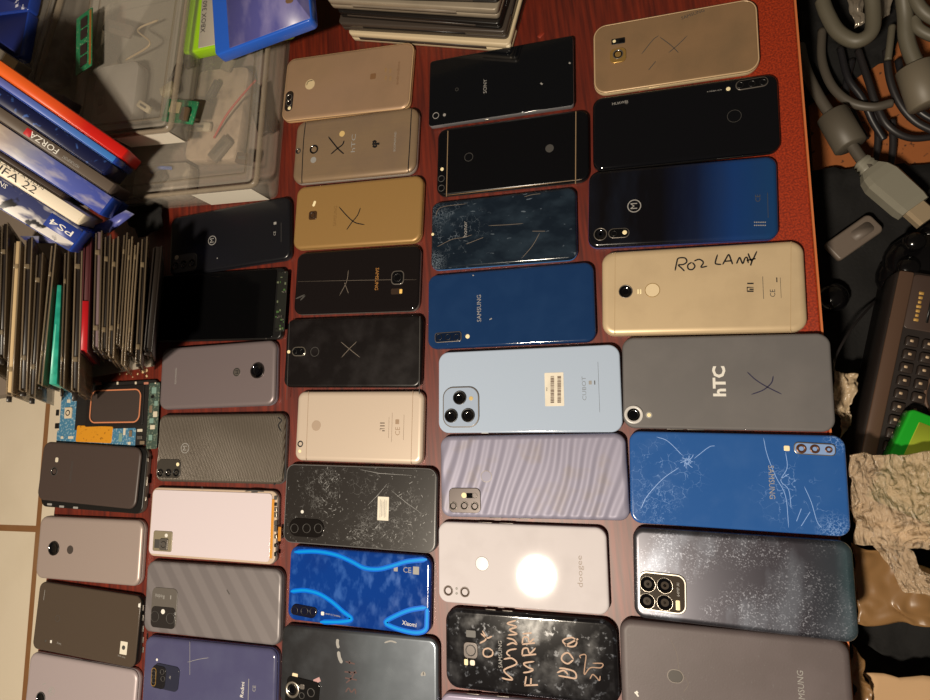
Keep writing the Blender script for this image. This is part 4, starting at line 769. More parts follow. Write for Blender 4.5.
for i, (pa, pb, th, st, lb) in enumerate(rows):
    c = Leaner('disc_case', lb, 'disc case', pa, pb, .088, group=GD, lean=(-.66, .22, -.72))
    h = c.len / 2; D = 96
    gp = [abs(rows[j][e][0] - rows[i][e][0]) for j in (i - 1, i + 1) if 0 <= j < len(rows) for e in (0, 1)]
    th = min(th, .86 * min(gp) * .92)

    shell = dict(grey=SMOKE, clear=CLEARP, cream=CLEARP, dark=SMOKE, teal=TEALP, red=REDP, purple=SMOKE, black=TRAY)[st]
    core = dict(grey=TRAY, clear=TRAY, cream=BEIGE, dark=TRAY, teal=TEALP, red=MAROON, purple=PURP, black=TRAY)[st]
    if st == 'red':
        c.box('lid', -h, h, th / 2 - 1.4, th / 2, -D, 0, MAROON); c.box('lid', -h, h, -th / 2, -th / 2 + 1.4, -D, 0, MAROON)
        c.box('tray', -h + 1, 8, -th / 2 + 1.6, th / 2 - 1.6, -D + 2, -1.5, core); c.box('insert', 8.2, h - 2, -th / 2 + .8, th / 2 - .8, -D + 2, .6, mat('red_insert', S(178, 22, 30), .35))['label'] = 'bright red lower half'
    elif st == 'teal':
        c.box('lid', -h, h, -th / 2, th / 2, -D, 0, mat('teal_sleeve', S(24, 140, 120), .3, layers=[dict(kind='noise', scale=.08, lo=.4, hi=.7, col=S(60, 185, 160), amt=.8)]))
        for q_ in c.root.children[0].data.vertices:
            if q_.co.y > 0: q_.co.y *= .5 + 1.3 * (q_.co.x * 1000 + h) / (2 * h)
        c.box('insert', -h * .2, h * .8, -th / 2 + 1, -th / 2 + 2.2, -2, .3, mat('teal_fold', S(110, 215, 190), .3)); 
    else:
        c.box('lid', -h, h, th / 2 - 1.5, th / 2, -D, 0, shell); c.box('lid', -h + 3, h - 2, -th / 2, -th / 2 + 1.5, -D, -.4, shell)
        c.box('tray', -h + 1, h - 4, -th / 2 + 1.6, th / 2 - 1.6, -D + 2, -2.4 if st != 'cream' else -.8, core)
        for x in (-h * .62 + random.uniform(-8, 8), h * .62 + random.uniform(-8, 8)):
            if st != 'black': c.box('hinge', x - 2.5, x + 2.5, -th / 2 + .2, th / 2 - 2, -4, .3, HINGE)
        c.box('tab', h, h + (random.uniform(3, 10) if i < 9 else random.uniform(1, 3)), -th / 2 + .8, th / 2 - 2, -8, -1, TRAY)
flat = [W(*p_) for p_ in ((76, 346), (152, 340), (155, 366), (78, 380))]
o = prism('disc_sleeve', [(p_.x, p_.y) for p_ in reversed(flat)], .0, .0016, mat('grey_sleeve', S(160, 150, 136), .35)); tag(o, 'pale grey disc sleeve lying flat under the right end of the disc row', 'disc sleeve')
# ------------------------------------------------------------------ game cases at the upper left
GG = 'game cases leaning in the upper left pile'
LEAN = (-.67, .42, -.61)
BLUEP = mat('blue_case', S(34, 62, 150), .25); INDIGO = mat('indigo_spine', S(56, 52, 96), .4)
PILE = [None]
def game(label, pa, pb, th, case, cover, z=.075, roll=0, depth=72, name='game_case', tops=()):
    g = Leaner(name, label, 'game case', (0, 104), (131, 192), .092, length=178, z0=.172, lean=LEAN, roll=roll, group=GG, anchor='end'); h = 89
    bpy.context.view_layer.update(); M_ = g.root.matrix_world; X_, Y_ = M_.to_3x3().col[0], M_.to_3x3().col[1]
    if PILE[0] is None: PILE[0] = 34.0
    PILE[0] -= th / 2; P_ = M_.translation + Y_ * PILE[0] * .001; PILE[0] -= th / 2 + .5
    e_ = W(*pb, .092) - P_; g.root.matrix_world = Matrix.Translation(P_ + X_ * (e_.dot(X_) - .104)) @ M_.to_3x3().to_4x4()
    v, f = stack([(1, -depth), (0, -depth + 1), (0, -1.4), (1.2, -.2), (1.4, 0)], 178, th, 1.6, 0, 0, n=3); mesh('case_shell', v, f, case, g.root)
    sp = g.box('spine_sheet', -h + 2, h - 3, -th / 2 + .9, th / 2 - .9, -.4, .25, cover, bev=.05)
    g.box('cover_sheet', -h + 2, h - 3, -th / 2 - .15, -th / 2 + .3, -depth + 4, -1.5, cover, bev=.05)
    g.sp = sp; return g
ORANGE = mat('orange_red_case', S(224, 92, 30), .3, grad=[(-89, S(236, 120, 40)), (20, S(226, 84, 36)), (50, S(205, 34, 26)), (89, S(208, 30, 24))])
g = game('case turning from orange to red with a rounded red end, topmost of the pile', (0, 76), (131, 178), 12, ORANGE, ORANGE)
g = game('thin blue and purple case just below the orange red case', (0, 92), (122, 188), 8, BLUEP, mat('blue_purple_sheet', S(70, 80, 170), .4, grad=[(-89, S(110, 80, 120)), (0, S(90, 110, 190)), (89, S(60, 130, 210))]))
g = game('dark navy case between the thin blue one and the one lettered in white', (0, 111), (116, 194), 14, mat('navy_case', S(20, 26, 66), .3), mat('navy_sheet', S(18, 24, 64), .4, layers=[dict(kind='noise', scale=.15, lo=.6, hi=.7, col=S(70, 110, 190), amt=.8)]))
g = game('grey brown case with an upside down white title and a red mark', (0, 124), (124, 206), 12, mat('greybrown_case', S(70, 60, 54), .4), mat('greybrown_sheet', S(96, 84, 74), .5))
g.text('FORZA', 20, .5, .5, 6, WHITE, 180, 26, parent=g.sp); g.box('red_mark', 2, 8, -3.5, 3.5, .2, .5, mat('red_print', S(190, 40, 44), .5), g.sp, .05); g.text('MOTORSPORT', 46, -.5, .5, 3, PALE, 180, 16, 'subtitle', g.sp)
ART = mat('desert_to_blue_art', S(190, 165, 130), .4, grad=[(-89, S(170, 135, 95)), (-30, S(190, 165, 135)), (5, S(150, 150, 170)), (35, S(92, 104, 180)), (89, S(70, 84, 175))], layers=[dict(kind='noise', scale=.08, lo=.5, hi=.7, col=S(225, 215, 200), amt=.4, stretch=(.5, 1.5, 1))])
g = game('wide case with pale desert to blue picture, below the grey brown case', (0, 142), (126, 212), 22, BLUEP, ART, z=.073)
g = game('thin dark brown case above the white lettered one', (0, 150), (90, 207), 6, mat('brown_case', S(46, 34, 28), .4), mat('brown_sheet', S(60, 46, 38), .5))
g = game('cream white case with large black title, near the bottom of the pile', (0, 164), (106, 222), 13, mat('cream_case', S(240, 226, 200), .35), mat('cream_sheet', S(245, 232, 210), .5))
g.text('FIFA 22', 24, -1, .5, 7.5, INK, 0, 40, parent=g.sp); g.text('PLAYSTATION', 26, 4.6, .5, 2.2, DIM, 0, 44, 'small_lettering', g.sp)
SNOW = mat('snow_picture', S(60, 66, 110), .45, layers=[dict(kind='noise', scale=.035, lo=.48, hi=.56, col=S(220, 215, 212), amt=1, stretch=(.6, 1.3, 1)), dict(kind='noise', scale=.06, lo=.58, hi=.64, col=S(24, 22, 28), amt=1)])
g = game('case with snowy black and white picture and blue label, lowest of the pile', (0, 190), (104, 240), 26, BLUEP, SNOW, z=.071)
lab = g.box('spine_label', 56, 86, -4, 10, .2, .6, mat('royal_blue_label', S(36, 58, 140), .4), g.sp, .05); g.text('PS4', 70, 3, .8, 6, WHITE, 180, 22, parent=lab); g.text('SNOW', 6, 8, .5, 4.4, WHITE, 180, 18, 'title', g.sp)
fold = [(20, 236), (60, 236), (104, 222), (126, 210)]; fold2 = [(28, 243), (66, 243), (110, 232), (134, 214)]
v = [W(*a, .07) for a in fold] + [W(*a, .062) for a in fold2]; v += [x + Vector((0, 0, -.0012)) for x in v]; f = [(i + 4, i + 5, i + 1, i) for i in range(3)] + [(8 + i, 9 + i, 13 + i, 12 + i) for i in range(3)] + [(0, 1, 9, 8), (1, 2, 10, 9), (2, 3, 11, 10), (4, 12, 13, 5), (5, 13, 14, 6), (6, 14, 15, 7), (3, 7, 15, 11), (0, 8, 12, 4)]
tag(mesh('cover_leaflet', v, f, mat('blue_leaflet', S(86, 92, 165), .35, layers=[dict(kind='noise', scale=.03, lo=.5, hi=.6, col=S(205, 205, 215), amt=.6)])), 'curved blue and white paper leaflet poking out below the game pile', 'leaflet')
# ------------------------------------------------------------------ clear bins
BINP = plastic('frosted_clear_plastic', (245, 235, 220), .86, .12); RIMP = plastic('frosted_rim', (170, 155, 135), .55, .2); BINF = plastic('frosted_floor', (110, 102, 94), .45, .3)
def bin_(label, front_right, front_left, z0, h, length, depth, lid=True, flare=.8):
    A, B = W(*front_left, z0), W(*front_right, z0); e1 = (B - A).normalized(); e2 = Vector((-e1.y, e1.x, 0))
    c = B - e1 * length / 2000 + e2 * depth / 2000
    t = empty('clear_bin', c, math.atan2(e1.y, e1.x)); tag(t, label, 'storage bin')
    v, f = stack([(1, 0), (0, 1), (-flare, h - 3), (-flare + 1.4, h - 3), (1.2, 2), (4, 1.6)], length, depth, 8, n=4); mesh('bin_body', v, f, BINP, t)
    v, f = stack([(-flare - 1.8, h - 5), (-flare - 1.8, h), (-flare + 1.6, h), (-flare + 1.6, h - 1), (-flare - .8, h - 1), (-flare - .8, h - 5)], length, depth, 8, n=4, cap0=False, cap1=False); mesh('rim', v, f, RIMP, t)
    if lid:
        v, f = stack([(-flare + 4, h - .6), (-flare + 3.2, h + 1), (-flare + 3.4, h + 1.6), (6, h + 1.2), (9, h - 1.5), (10, h - 1.6)], length, depth, 8, n=4); mesh('lid', v, f, BINP, t)
        v, f = stack([(12, h - 1.5), (12, h - .6), (14, h - .6), (14, h - 1.5)], length, depth, 14, n=4, cap0=False, cap1=False); mesh('lid_rib', v, f, RIMP, t)
    t2 = dict(root=t, L=length, D=depth, h=h)
    return t2
def on_front(b, x0, x1, z0, z1, mt, name='paper_label'):
    y = -b['D'] / 2; s_ = .9 * z0 / b['h'] + .5; s2 = .9 * z1 / b['h'] + .5
    v = [(x0, y - s_, z0), (x1, y - s_, z0), (x1, y - s2, z1), (x0, y - s2, z1)]; v += [(x, yy - .2, z) for x, yy, z in v]
    return mesh(name, [tuple(q_ * .001 for q_ in p_) for p_ in v], [(0, 1, 2, 3), (7, 6, 5, 4), (0, 4, 5, 1), (1, 5, 6, 2), (2, 6, 7, 3), (3, 7, 4, 0)], mt, b['root'], False)
LABELP = mat('white_label', S(232, 224, 208), .7)
B2 = bin_('clear plastic bin at the table corner behind the blue black phone', (278, 199), (125, 213), .0, 42, 235, 250)
on_front(B2, 30, 108, 2, 33, LABELP)
B1 = bin_('clear plastic bin stacked on the other bin, paper label on its front', (190, 142), (85, 152), .046, 31, 136, 230)
on_front(B1, -12, 64, 2, 25, LABELP); on_front(B1, -50, -14, 2, 26, mat('dark_label', S(60, 54, 50), .6), 'dark_label')
B3 = bin_('clear plastic bin at the top left under the green memory stick', (76, 128), (0, 120), .02, 60, 240, 240)
# contents
def flatbox(name, label, cat, px, py, z, w, d, h, rz, mt, group=None, rad=1):
    p_ = W(px, py, z); v, f = stack([(.3, 0), (0, .3), (0, h - .3), (.3, h)], w, d, rad, n=2); o = mesh(name, v, f, mt); o.location = p_; o.rotation_euler.z = math.radians(rz); tag(o, label, cat, group); return o
def child_box(o, name, x, y, z, w, d, h, mt, rad=.3):
    v, f = stack([(0, z), (0, z + h), (.15, z + h)], w, d, rad, x, y, n=2); return mesh(name, v, f, mt, o)
GREENB = mat('circuit_green', S(34, 120, 78), .4, layers=[dict(kind='noise', scale=.5, lo=.6, hi=.64, col=S(150, 170, 130), amt=.7)])
CHIP = mat('chip_black', S(46, 34, 32), .4)
P0, P1 = W(82, 8, .095), W(81, 72, .095); an = math.atan2(P1.y - P0.y, P1.x - P0.x)
o = bpy.data.objects.new('memory_stick', None); COL.objects.link(o); o.location = (P0 + P1) / 2 - Vector((0, 0, .004)); o.rotation_euler.z = an; o.rotation_euler.x = math.radians(12); tag(o, 'green memory stick with four black chips lying on the clear bins', 'memory module')
child_box(o, 'circuit_board', 0, 0, 0, 70, 30, 1.2, GREENB)
for x in (-23, -9, 10, 24): child_box(o, 'chip', x, 1, 1.2, 11, 12, 1, CHIP)
child_box(o, 'gold_contacts', 0, 12.6, 1.2, 66, 3.6, .15, mat('gold_contact', S(190, 120, 50), .35, metal=.4))
o = flatbox('circuit_board', 'small green circuit board inside the stacked clear bin', 'circuit board', 181, 112, .052, 26, 44, 2, 70, GREENB)
child_box(o, 'chip', 3, 6, 2, 12, 14, 2, mat('chip_beige', S(196, 180, 140), .5)); child_box(o, 'connector', -4, -12, 2, 14, 9, 5, mat('connector_brown', S(90, 72, 52), .5))
flatbox('connector_block', 'beige connector block inside the stacked clear bin', 'connector', 172, 92, .055, 18, 10, 8, 15, mat('beige_block', S(170, 158, 130), .5))
flatbox('plastic_tray', 'grey inner tray at the middle of the stacked clear bin', 'tray', 125, 100, .052, 60, 70, 14, -8, mat('inner_tray', S(190, 184, 178), .4, clear=.3), rad=8)
flatbox('parts_bag', 'grey bag of parts in the lower clear bin', 'bag', 225, 120, .004, 70, 110, 14, -12, mat('parts_grey', S(196, 172, 150), .5, layers=[dict(kind='noise', scale=.06, lo=.45, hi=.7, col=S(140, 118, 100), amt=.8)]), rad=8)
flatbox('parts_bag', 'dark bag of parts at the left end of the lower clear bin', 'bag', 170, 185, .004, 80, 40, 14, -10, mat('parts_dark', S(150, 138, 126), .5, layers=[dict(kind='noise', scale=.1, lo=.45, hi=.7, col=S(200, 186, 168), amt=.8)]), rad=8)
flatbox('parts_bag', 'bag of small dark parts in the upper left clear bin', 'bag', 40, 62, .03, 120, 86, 16, -8, mat('parts_black', S(140, 132, 126), .5, layers=[dict(kind='noise', scale=.05, lo=.45, hi=.7, col=S(84, 80, 78), amt=.9)]), rad=10)
def cable(name, label, pts, rad, mt, cat='cable', group=None, k=10):
    P = spline([W(x, y, z) for x, y, z in pts], k); v, f = tubevf(P, rad, 10); o = mesh(name, v, f, mt); tag(o, label, cat, group); return o
cable('wire', 'thin red wire inside the lower clear bin', [(214, 138, .02), (226, 116, .028), (240, 98, .03), (256, 80, .026)], .0012, mat('red_wire', S(190, 60, 50), .5), 'wire')
cable('wire', 'short blue wire at the left of the lower clear bin', [(152, 172, .02), (160, 168, .028), (172, 168, .02)], .0022, mat('blue_wire', S(50, 100, 190), .5), 'wire')
cable('wire', 'pale tangled wire inside the stacked clear bin', [(126, 60, .06), (150, 44, .07), (138, 30, .066), (158, 20, .06)], .001, mat('pale_wire', S(190, 165, 130), .5), 'wire')
# small boxes between pile and bins
def box3(name, label, cat, px, py, z, w, d, h, rz, mt, tilt=0):
    t = flatbox(name, label, cat, px, py, z, w, d, h, rz, mt); t.rotation_euler.x = math.radians(tilt); return t
o = box3('carton', 'purple grey carton with a round white emblem, behind the orange red case', 'box', 60, 112, .075, 62, 24, 22, -24, mat('purple_carton', S(74, 62, 70), .5))
v, f = stack([(0, 22), (0, 22.3), (1.6, 22.3), (1.6, 22)], 14, 14, 7, -13, 0, cap0=False, cap1=False); mesh('emblem', v, f, WHITE, o, False)
child_box(o, 'emblem_mark', -13, 0, 22, 7, 6, .3, WHITE); child_box(o, 'printed_mark', 8, 1, 22, 9, 6, .2, PALE); child_box(o, 'printed_mark', 20, 1, 22, 3, 6, .2, PALE)
o = box3('carton', 'black carton with white strip, between the red ended case and the clear bin', 'box', 104, 148, .07, 62, 16, 16, -26, mat('black_carton', S(40, 34, 32), .5))
for i in range(6): child_box(o, 'printed_mark', -18 + i * 8.4 + (i % 2) * 2, 0, 16, 5 + (i % 3) * 1.4, 8 - (i % 2) * 2.5, .2, mat('print_ivory', S(205, 190, 165), .6))
CAR = mat('grey_card', S(128, 118, 106), .7)
o = box3('carton', 'plain grey brown carton at the left edge behind the game pile', 'box', 10, 68, .09, 70, 26, 14, -40, CAR); child_box(o, 'flap', 20, 0, 14, 26, 25, .5, BEIGE)
def game_flat(name, label, pa, pb, z, w, d, h, shell, cover, band, mir=1, group=None):
    A, B = W(*pa, z), W(*pb, z); e1 = (B - A).normalized(); e2 = Vector((-e1.y, e1.x, 0)); c = A + e1 * w / 2000 + e2 * d / 2000
    t = empty(name, c - Vector((0, 0, h * .001)), math.atan2(e1.y, e1.x)); tag(t, label, 'game case', group)
    v, f = stack([(.6, 0), (0, 1), (0, h - 1.4), (.5, h - .4), (1.5, h)], w, d, 5, n=4); mesh('case_shell', v, f, shell, t)
    v, f = stack([(0, h - .1), (0, h + .2)], w - band - 3, d - 5, 1, band / 2, 0); mesh('cover_sheet', v, f, cover, t)
    return t
NEON = mat('lime_case', S(150, 200, 30), .3)
t = game_flat('game_case', 'lime green game case with a white strip, at the top next to the blue one', (182, 54), (214, 47), .058, 135, 188, 13, NEON, mat('white_cover', S(190, 182, 170), .5), 20, group='game cases lying on the clear bin')
me = text_mesh('XBOX 360', 6); o = link('lettering', me, t, [DIM], False); o.location = (-.041, -.055, .0135); o.rotation_euler.z = math.radians(90)
t = game_flat('game_case', 'blue game case with violet cover lying at the top above the gold phones', (215, 56), (306, 22), .068, 116, 188, 13, mat('bright_blue_case', S(40, 96, 205), .25), mat('violet_cover', S(84, 84, 150), .3, layers=[dict(kind='noise', scale=.03, lo=.45, hi=.65, col=S(130, 125, 175), amt=.8, stretch=(1.5, .6, 1))]), 17, group='game cases lying on the clear bin')
v, f = stack([(0, 13.1), (0, 13.6), (.4, 13.6)], 9, 46, 3, 40, -44, math.radians(-14)); o_ = mesh('cover_picture', v, f, mat('brown_picture', S(120, 92, 70), .5), t); v, f = stack([(0, 13.6), (0, 13.8)], 4, 34, 1.5, 40, -42, math.radians(-14)); mesh('picture_shade', v, f, INK, o_)
t = game_flat('game_case', 'dark blue case corner at the left edge on the clear bin', (-40, 66), (29, 56), .092, 100, 60, 12, BLUEP, mat('deep_blue_cover', S(28, 40, 105), .4), 4)
t = game_flat('game_case', 'dark blue case with white marks at the top left corner', (-60, 22), (64, 6), .094, 150, 60, 12, BLUEP, mat('deep_blue_print', S(32, 42, 104), .4, layers=[dict(kind='noise', scale=.12, lo=.62, hi=.66, col=S(205, 205, 220), amt=.8)]), 4)
# ------------------------------------------------------------------ stack of disc trays at the top
GS = 'flat cases in the stack at the top of the table'
SA = W(512, 53); SB = W(340, 40); e1 = (SA - SB).normalized(); ang = math.atan2(e1.y, e1.x)
IV = mat('ivory_case', S(206, 188, 156), .4); GR = mat('pewter_case', S(120, 110, 98), .35, layers=[smudge(S(150, 138, 122), .5, .04, .45)]); DG = mat('dark_pewter', S(66, 58, 52), .35); BK = mat('black_case', S(24, 21, 20), .3); SIL = mat('silver_case', S(158, 146, 128), .35, metal=.2, layers=[smudge(S(125, 115, 100), .5, .03, .45)])
zz = 0
for i, (off, w_, d_, h_, mt_, tr_, rz, lb) in enumerate((
    (0, 186, 140, 13, IV, DG, 0, 'ivory case at the bottom of the flat stack at the top'),
    (-8, 190, 138, 12, DG, BK, .5, 'dark pewter case with a slot, second from the bottom of the flat stack'),
    (-14, 184, 136, 9, BK, DG, -1, 'thin black case in the middle of the flat stack at the top'),
    (-17, 190, 134, 13, SIL, GR, -.5, 'silver grey case, fourth from the bottom of the flat stack'),
    (-20, 180, 128, 7, BK, DG, 1, 'thin black case just under the top of the flat stack'),
    (-22, 178, 126, 13, GR, SIL, 0, 'pewter grey case on top of the flat stack'))):
    c = SA - e1 * (w_ / 2000 - off * .0004 ) + Vector((-e1.y, e1.x, 0)) * (d_ / 2000 + i * .004)
    t = empty('flat_case', (c.x, c.y, zz * .001), ang + math.radians(rz)); tag(t, lb, 'case', GS)
    v, f = stack([(1, 0), (0, .8), (0, h_ * .42), (.5, h_ * .45)], w_, d_, 4, n=3); mesh('base_shell', v, f, mt_, t)
    v, f = stack([(.8, h_ * .45), (.1, h_ * .5), (.1, h_ - 1), (1, h_), (2, h_)], w_, d_, 4, n=3); mesh('lid', v, f, mt_, t)
    v, f = stack([(0, h_ * .3), (0, h_ * .62)], w_ * (.62 if i % 2 else .8), 1.2, .3, -w_ * .04, -d_ / 2 + .4); mesh('edge_slot', v, f, tr_, t)
    v, f = stack([(0, h_ * .2), (0, h_ * .8)], 1.2, d_ * .7, .3, w_ / 2 - .4, 0); mesh('side_recess', v, f, BK, t)
    if i == 0: v, f = stack([(0, 2), (0, 11)], 5, 5, 1.5, w_ / 2 - 2.6, -d_ / 2 + 2.6); mesh('corner_clip', v, f, mat('ivory_light', S(225, 210, 180), .4), t)
    zz += h_ + .05
# crumbs and scraps on the table
o = flatbox('paper_scrap', 'tiny red orange scrap on the table near the black square phone', 'scrap', 541, 35, 0, 7, 4, .6, 40, mat('red_scrap', S(140, 46, 26), .6), rad=.8)
o = flatbox('crumb', 'largest pale crumb on the table beside the bare phone chassis', 'crumb', 145, 371, 0, 9, 4, 1, 10, BEIGE, 'crumbs', 1.6)
for x, y, s_ in ((120, 374, 2.2), (127, 374, 2), (147, 376, 3), (138, 374, 2.4), (133, 377, 1.6)):
    flatbox('crumb', 'tiny pale crumb beside the bare phone chassis', 'crumb', x, y, 0, s_, s_ * .8, .8, x * 7, BEIGE, 'crumbs', .6)
# ------------------------------------------------------------------ bare chassis / circuit board, left
k = [(64, 386), (159, 378), (157, 446), (58, 446)]
p = Phone('bare phone chassis with charging coil, blue board and orange foil', k, mat('chassis_black', S(30, 27, 26), .5), BLACK, r=6, T=4, e=1, ez=.8); p.back.name = 'chassis'; q = cx(50, 360, 7.75)
p.root.name = 'phone_chassis'; p.root['category'] = 'phone chassis'; del p.root['group']
x0, y0 = p.loc(*q(150, 400)); x1, y1 = p.loc(*q(120, 600))
blu = mat('board_blue', S(66, 118, 150), .45, layers=[dict(kind='noise', scale=.4, lo=.55, hi=.6, col=S(150, 175, 185), amt=.8)])
bd = p.slab('circuit_board', *q(140, 430), 24, 66, 2, .6, blu); p.slab('circuit_board', *q(350, 610), 118, 22, 2, .5, blu); b3 = p.slab('circuit_board', *q(800, 430), 15, 74, 2, .5, mat('board_teal', S(62, 78, 70), .45, layers=[dict(kind='noise', scale=.4, lo=.55, hi=.6, col=S(120, 130, 112), amt=.7)]))
co = p.slab('charging_pad', *q(505, 355), 84, 46, 2, 1.4, mat('pad_black', S(28, 24, 23), .45)); p.slab('pad_foil', *q(515, 358), 70, 35, 8, .3, mat('graphite_pad', S(62, 52, 48), .5), parent=co, z0=p.T + 1.4, rot=-1); p.ring('coil_outline', *q(512, 358), 74, 38.5, 9, 1.5, .4, mat('copper_line', S(200, 128, 92), .4), parent=co, z0=p.T + 1.4, rot=-1)
fo = p.slab('orange_foil', *q(345, 575), 54, 19, 2, .8, mat('orange_foil', S(206, 140, 34), .4, layers=[dict(kind='noise', scale=.3, lo=.62, hi=.66, col=S(140, 90, 20), amt=.8)]), rot=-3)
cm = p.slab('camera_module', *q(150, 410), 11, 13, 1.5, 2, mat('camera_gold', S(205, 190, 165), .35)); p.lens(*q(150, 410), 7, BLACK, .3, cm, z0=p.T + 2, ringw=.3)
for x, y, w_, h_, c_ in ((150, 318, 6, 5, 'w'), (62, 408, 5, 9, 'k'), (60, 510, 8, 8, 'k'), (100, 600, 4, 4, 'w'), (165, 600, 10, 4, 'w'), (580, 555, 4, 10, 'w'), (630, 570, 5, 9, 'b'), (700, 545, 9, 4, 'w'), (700, 600, 9, 5, 'g'), (620, 645, 5, 4, 'w'), (720, 640, 8, 5, 'b'), (785, 600, 6, 8, 't'), (810, 235, 8, 9, 't'), (800, 285, 5, 4, 'k'), (825, 335, 6, 7, 't'), (785, 380, 5, 10, 'b'), (820, 420, 7, 8, 'w'), (790, 470, 7, 7, 't'), (800, 520, 8, 6, 'w'), (530, 180, 3, 4, 'w'), (670, 178, 3, 4, 'w'), (380, 184, 10, 4, 'r'), (750, 180, 8, 3.4, 'r'), (290, 184, 12, 2, 'g'), (820, 180, 2.4, 2.4, 'w'), (550, 600, 6, 12, 't')):
    p.slab('component', *q(x, y), w_ * .8, h_ * .8, .6, random.uniform(.6, 1.3), dict(w=mat('cmp_white', S(205, 195, 175), .5), k=BLACK, b=mat('cmp_brown', S(120, 104, 84), .5), g=GREYM, t=mat('cmp_teal', S(120, 150, 140), .5), r=mat('cmp_copper', S(180, 120, 100), .4))[c_], z0=p.T + .3)
# ================================================================== right side clutter
def sheet(name, label, cat, poly, z, mt, nu=26, nv=26, amp=.006, sc=40, seed=0, th=.0008, z_fn=None, kind=None):
    "a crumpled sheet: four sides given as pixel polylines (top, right, bottom, left corners) filled bilinearly"
    A, B, C_, D = [W(x, y, z) for x, y in poly]; v, f = [], []
    for j in range(nv + 1):
        for i in range(nu + 1):
            u, w_ = i / nu, j / nv; p_ = (A * (1 - u) + B * u) * (1 - w_) + (D * (1 - u) + C_ * u) * w_
            n = noise.noise(Vector((p_.x * sc + seed, p_.y * sc, seed))) + .6 * abs(noise.noise(Vector((p_.x * sc * 2.3, p_.y * sc * 2.3 + seed, 3)))) * 2
            e = noise.noise(Vector((p_.x * 60, p_.y * 60, seed + 9))) * .006
            v.append((p_.x + e, p_.y + e * .7, p_.z + n * amp + (z_fn(u, w_) if z_fn else 0)))
    for j in range(nv):
        for i in range(nu):
            a = j * (nu + 1) + i; f.append((a + nu + 1, a + nu + 2, a + 1, a))
    o = mesh(name, v, f, mt); so = o.modifiers.new('thickness', 'SOLIDIFY'); so.thickness = th; tag(o, label, cat)
    return o
CARD = mat('orange_cardboard', S(150, 86, 40), .8, layers=[dict(kind='noise', scale=.05, lo=.45, hi=.7, col=S(140, 80, 40), amt=.7), dict(kind='noise', scale=.15, lo=.62, hi=.68, col=S(40, 24, 14), amt=.8)])
q4 = [W(x, y, ZS) for x, y in ((800, -10), (1010, -10), (1010, 205), (815, 205))]
tag(prism('cardboard_sheet', [(a.x, a.y) for a in reversed(q4)], ZS, ZS + .003, CARD), 'orange brown cardboard sheet under the tangle of cables', 'cardboard')
CLOTH = mat('black_cloth', S(9, 8, 8), .9, bump=('noise', .3, .0006, {}))
sheet('black_cloth', 'crumpled black cloth under the grey adapter and the small keyboard', 'cloth', [(812, 170), (1000, 160), (1000, 480), (832, 480)], ZS + .014, CLOTH, amp=.006, seed=2)
sheet('black_cloth', 'black fabric at the lower right between the plastic films', 'cloth', [(858, 505), (1000, 500), (1000, 690), (845, 640)], ZS + .016, CLOTH, amp=.006, seed=5)
sheet('black_cloth', 'black fabric behind the cables at the top right', 'cloth', [(800, -20), (900, -20), (895, 55), (802, 110)], ZS + .012, CLOTH, amp=.005, seed=8)
def rgb(*c): return S(*c)
GREYC = mat('grey_cable', S(90, 85, 72), .5); DKC = mat('dark_cable', S(36, 33, 34), .45); MIDC = mat('mid_grey_cable', S(78, 72, 64), .5); BLC = mat('black_cable', S(30, 29, 32), .4)
z = -.075
cable('cable', 'thick pale grey cable hanging in a loop at the top right', [(822, 0, -.03), (827, 14, -.03), (838, 32, -.03), (856, 41, -.028), (871, 32, -.026), (873, 10, -.024), (870, -14, -.02)], .0062, GREYC)
FERR = mat('ferrite_grey', S(84, 78, 68), .5)
# monitor cable: cable, ferrite core, plug
t = empty('monitor_cable', W(870, 170, -.075)); tag(t, 'thick grey cable with ferrite core and metal tipped plug beside the table edge', 'cable'); bpy.context.view_layer.update()
P = spline([W(*a) for a in ((800, 46, -.07), (806, 70, -.065), (818, 95, -.06), (832, 117, -.058), (848, 140, -.056), (862, 160, -.054), (872, 172, -.052))], 8); v, f = tubevf(P, .0048, 10); reparent(mesh('cord', v, f, MIDC), t)
a, b = W(832, 114, -.058), W(851, 147, -.056); v, f = tubevf([a, a + (b - a) * .03, b - (b - a) * .03, b], [.012, .0135, .0135, .012], 18); reparent(mesh('ferrite_core', v, f, FERR), t)
a, b = W(860, 160, -.054), W(914, 208, -.05); d = (b - a).normalized(); sd = Vector((0, 0, 1)).cross(d).normalized(); upv = d.cross(sd)
def plug_ring(s_, wv, h_): c = a + d * s_; return [c + sd * x * wv + upv * y * h_ for x, y in ((1, .45), (.75, 1), (-.75, 1), (-1, .45), (-1, -.8), (1, -.8))]
def loft(rings):
    n = len(rings[0]); v = [p_ for r_ in rings for p_ in r_]; f = [(i * n + k_, i * n + (k_ + 1) % n, (i + 1) * n + (k_ + 1) % n, (i + 1) * n + k_) for i in range(len(rings) - 1) for k_ in range(n)]
    return v, f + [tuple(reversed(range(n))), tuple(range((len(rings) - 1) * n, len(rings) * n))]
PLUG = mat('plug_grey', S(126, 123, 110), .45); Ls = (b - a).length
v, f = loft([plug_ring(.001 * 12, .0085, .006), plug_ring(.001 * 18, .0125, .008), plug_ring(.001 * 26, .0145, .009), plug_ring(Ls - .006, .0135, .009), plug_ring(Ls, .0125, .0082)]); reparent(mesh('plug_body', v, f, PLUG, smooth=False), t)
rg = []
for i in range(7): rg.append(plug_ring(.001 * (1 + i * 1.9), .0066 + .0002 * i + (.0008 if i % 2 else -.0005), .005))
v, f = loft(rg); reparent(mesh('strain_relief', v, f, PLUG), t)
v, f = loft([plug_ring(Ls, .009, .0052), plug_ring(Ls + .0155, .009, .0052)]); reparent(mesh('metal_tip', v, f, mat('tip_metal', S(190, 170, 140), .3, metal=.5), smooth=False), t)
